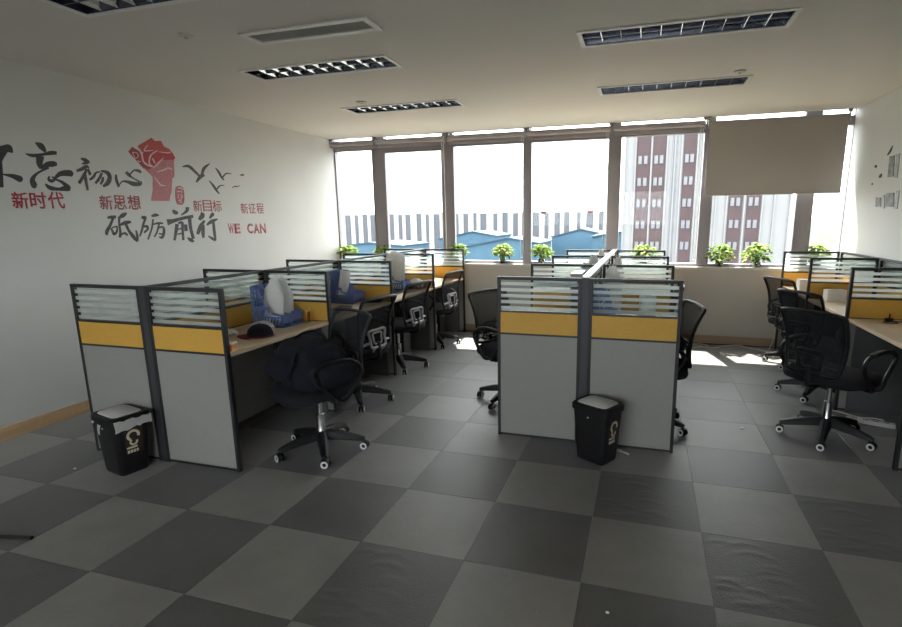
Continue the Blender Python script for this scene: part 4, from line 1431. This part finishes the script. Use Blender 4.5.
# red phrases: built-in lettering turned into thin meshes on the wall
def text_mesh(body, bold):
    cu = bpy.data.curves.new('lettering', 'FONT')
    cu.body = body
    cu.size = 1
    cu.offset = bold
    cu.extrude = 0.0
    cu.resolution_u = 3
    o = bpy.data.objects.new('lettering', cu)
    COL.objects.link(o)
    bpy.context.view_layer.update()
    dg = bpy.context.evaluated_depsgraph_get()
    me = bpy.data.meshes.new_from_object(o.evaluated_get(dg))
    bpy.data.objects.remove(o)
    bpy.data.curves.remove(cu)
    return me


def phrase(chars, box, m, label, bold, name='wall_phrase', latin=False):
    x0, y0, x1, y1 = box
    t = thing(name, label, 'wall lettering', wall_pt((x0 + x1) / 2, y1, 0), 0, 'small red wall phrases')
    n = len(chars)
    for i, ch in enumerate(chars):
        if ch == ' ':
            continue
        me = text_mesh(ch, bold)
        xs_ = [v.co.x for v in me.vertices]
        zs_ = [v.co.y for v in me.vertices]
        if not xs_:
            continue
        a, b = min(xs_), max(xs_)
        c, d = min(zs_), max(zs_)
        cw = (x1 - x0) / n
        pl = x0 + cw * i + cw * .04
        pr_ = x0 + cw * (i + 1) - cw * .04
        P00, P10 = wall_pt(pl, y1, 0), wall_pt(pr_, y1, 0)
        P01 = wall_pt(pl, y0, 0)
        for v in me.vertices:
            u, w_ = (v.co.x - a) / (b - a), (v.co.y - c) / (d - c)
            v.co = Vector((XL + .0012, P00.y + (P10.y - P00.y) * u, P00.z + (P01.z - P00.z) * w_)) - t.location
        me.materials.clear()
        me.materials.append(M[m])
        bm = bmesh.new()
        bm.from_mesh(me)
        r_ = bmesh.ops.extrude_face_region(bm, geom=list(bm.faces))
        for v in [e for e in r_['geom'] if isinstance(e, bmesh.types.BMVert)]:
            v.co.x -= .001
        bmesh.ops.recalc_face_normals(bm, faces=bm.faces)
        bm.to_mesh(me)
        bm.free()
        link('character', me, t)
    return t


phrase('新时代', (12.5, 191.5, 66.5, 208.5), 'redv', 'boldest dark red phrase below the curling heart character', .016)
phrase('新思想', (100, 195, 142, 209.5), 'redp', 'red phrase under the two characters beside the fist', .014)
phrase('新目标', (193.5, 200, 222.5, 211.5), 'redp', 'faded red phrase under the flock of birds', .008)
phrase('新征程', (241, 203, 264.5, 213.5), 'redp', 'faintest red phrase farthest along the wall above WE CAN', .006)
phrase('WE CAN', (228.5, 223.5, 266.5, 233.5), 'redp', 'red letters reading WE CAN on the white wall', .03)


# right wall: photo frames and small decals
def rpt(px, py, lift):
    p = at(px, py, x=XR)
    p.x = XR - lift
    return p


RO, RS = (855, 120), 47 / 295
for lb, qa, qb in (('tall grey photo frame on the right wall under a bird decal', [(220, 230), (250, 222), (245, 355), (208, 360)], [(262, 215), (285, 208), (268, 362), (252, 365)]),
                   ('square grey photo frame below the tall frame', [(200, 460), (248, 455), (245, 545), (195, 545)], [(262, 445), (282, 442), (268, 558), (248, 560)]),
                   ('smallest grey photo frame nearest the windows', [(135, 485), (165, 487), (165, 545), (132, 545)], [(175, 470), (190, 470), (188, 555), (172, 555)])):
    c = rpt(RO[0] + qa[0][0] * RS, RO[1] + qa[0][1] * RS, 0)
    t = thing('photo_frame', lb, 'photo frame', c, 0, 'grey photo frames')
    poly_decal('photo', 'stone', qa, .006, t, RO, RS, rpt)
    poly_decal('side_band', 'stonel', qb, .006, t, RO, RS, rpt)
for lb, st_ in (('slanted dark bird decal above the tall photo frame', [(237, 160, 5), (222, 195, 12), (203, 222, 6)]), ('dark dot-like decal closest to the ceiling, left of tall frame', [(126, 285, 6), (130, 293, 14), (136, 282, 5)]),
                ('dark leaf-shaped decal beside the tall photo frame', [(168, 335, 4), (160, 352, 16), (150, 360, 6)]), ('smallest dark dot decal above the smallest photo frame', [(104, 402, 8), (108, 402, 12), (113, 402, 8)])):
    decal('wall_speck_decal', lb, 'wall decal', [st_], RO, RS, 'ink', 'dark decals around the photo frames', None, rpt)

# two red butterflies stuck on the glass
for px, py, l in ((543.5, 212.5, 'small red butterfly sticker on the pane, farther from the tower'), (590.5, 211.5, 'small red butterfly sticker on the pane, nearer the tower')):
    c = at(px, py, y=4.964)
    t = thing('butterfly_sticker', l, 'sticker', c, 0, 'red stickers on the window glass')
    for s in (-1, 1):
        MB().prism([(0, 0), (s * .035, .028), (s * .04, .0), (s * .02, -.012), (s * .022, -.028), (0, -.01)], -.0006, .0, lambda a, c_, h: (a, h, c_)).build('wing', 'butter', t)
    MB().prism([(-.003, -.02), (.003, -.02), (.003, .02), (-.003, .02)], -.001, .0, lambda a, c_, h: (a, h, c_)).build('body', 'frame', t)
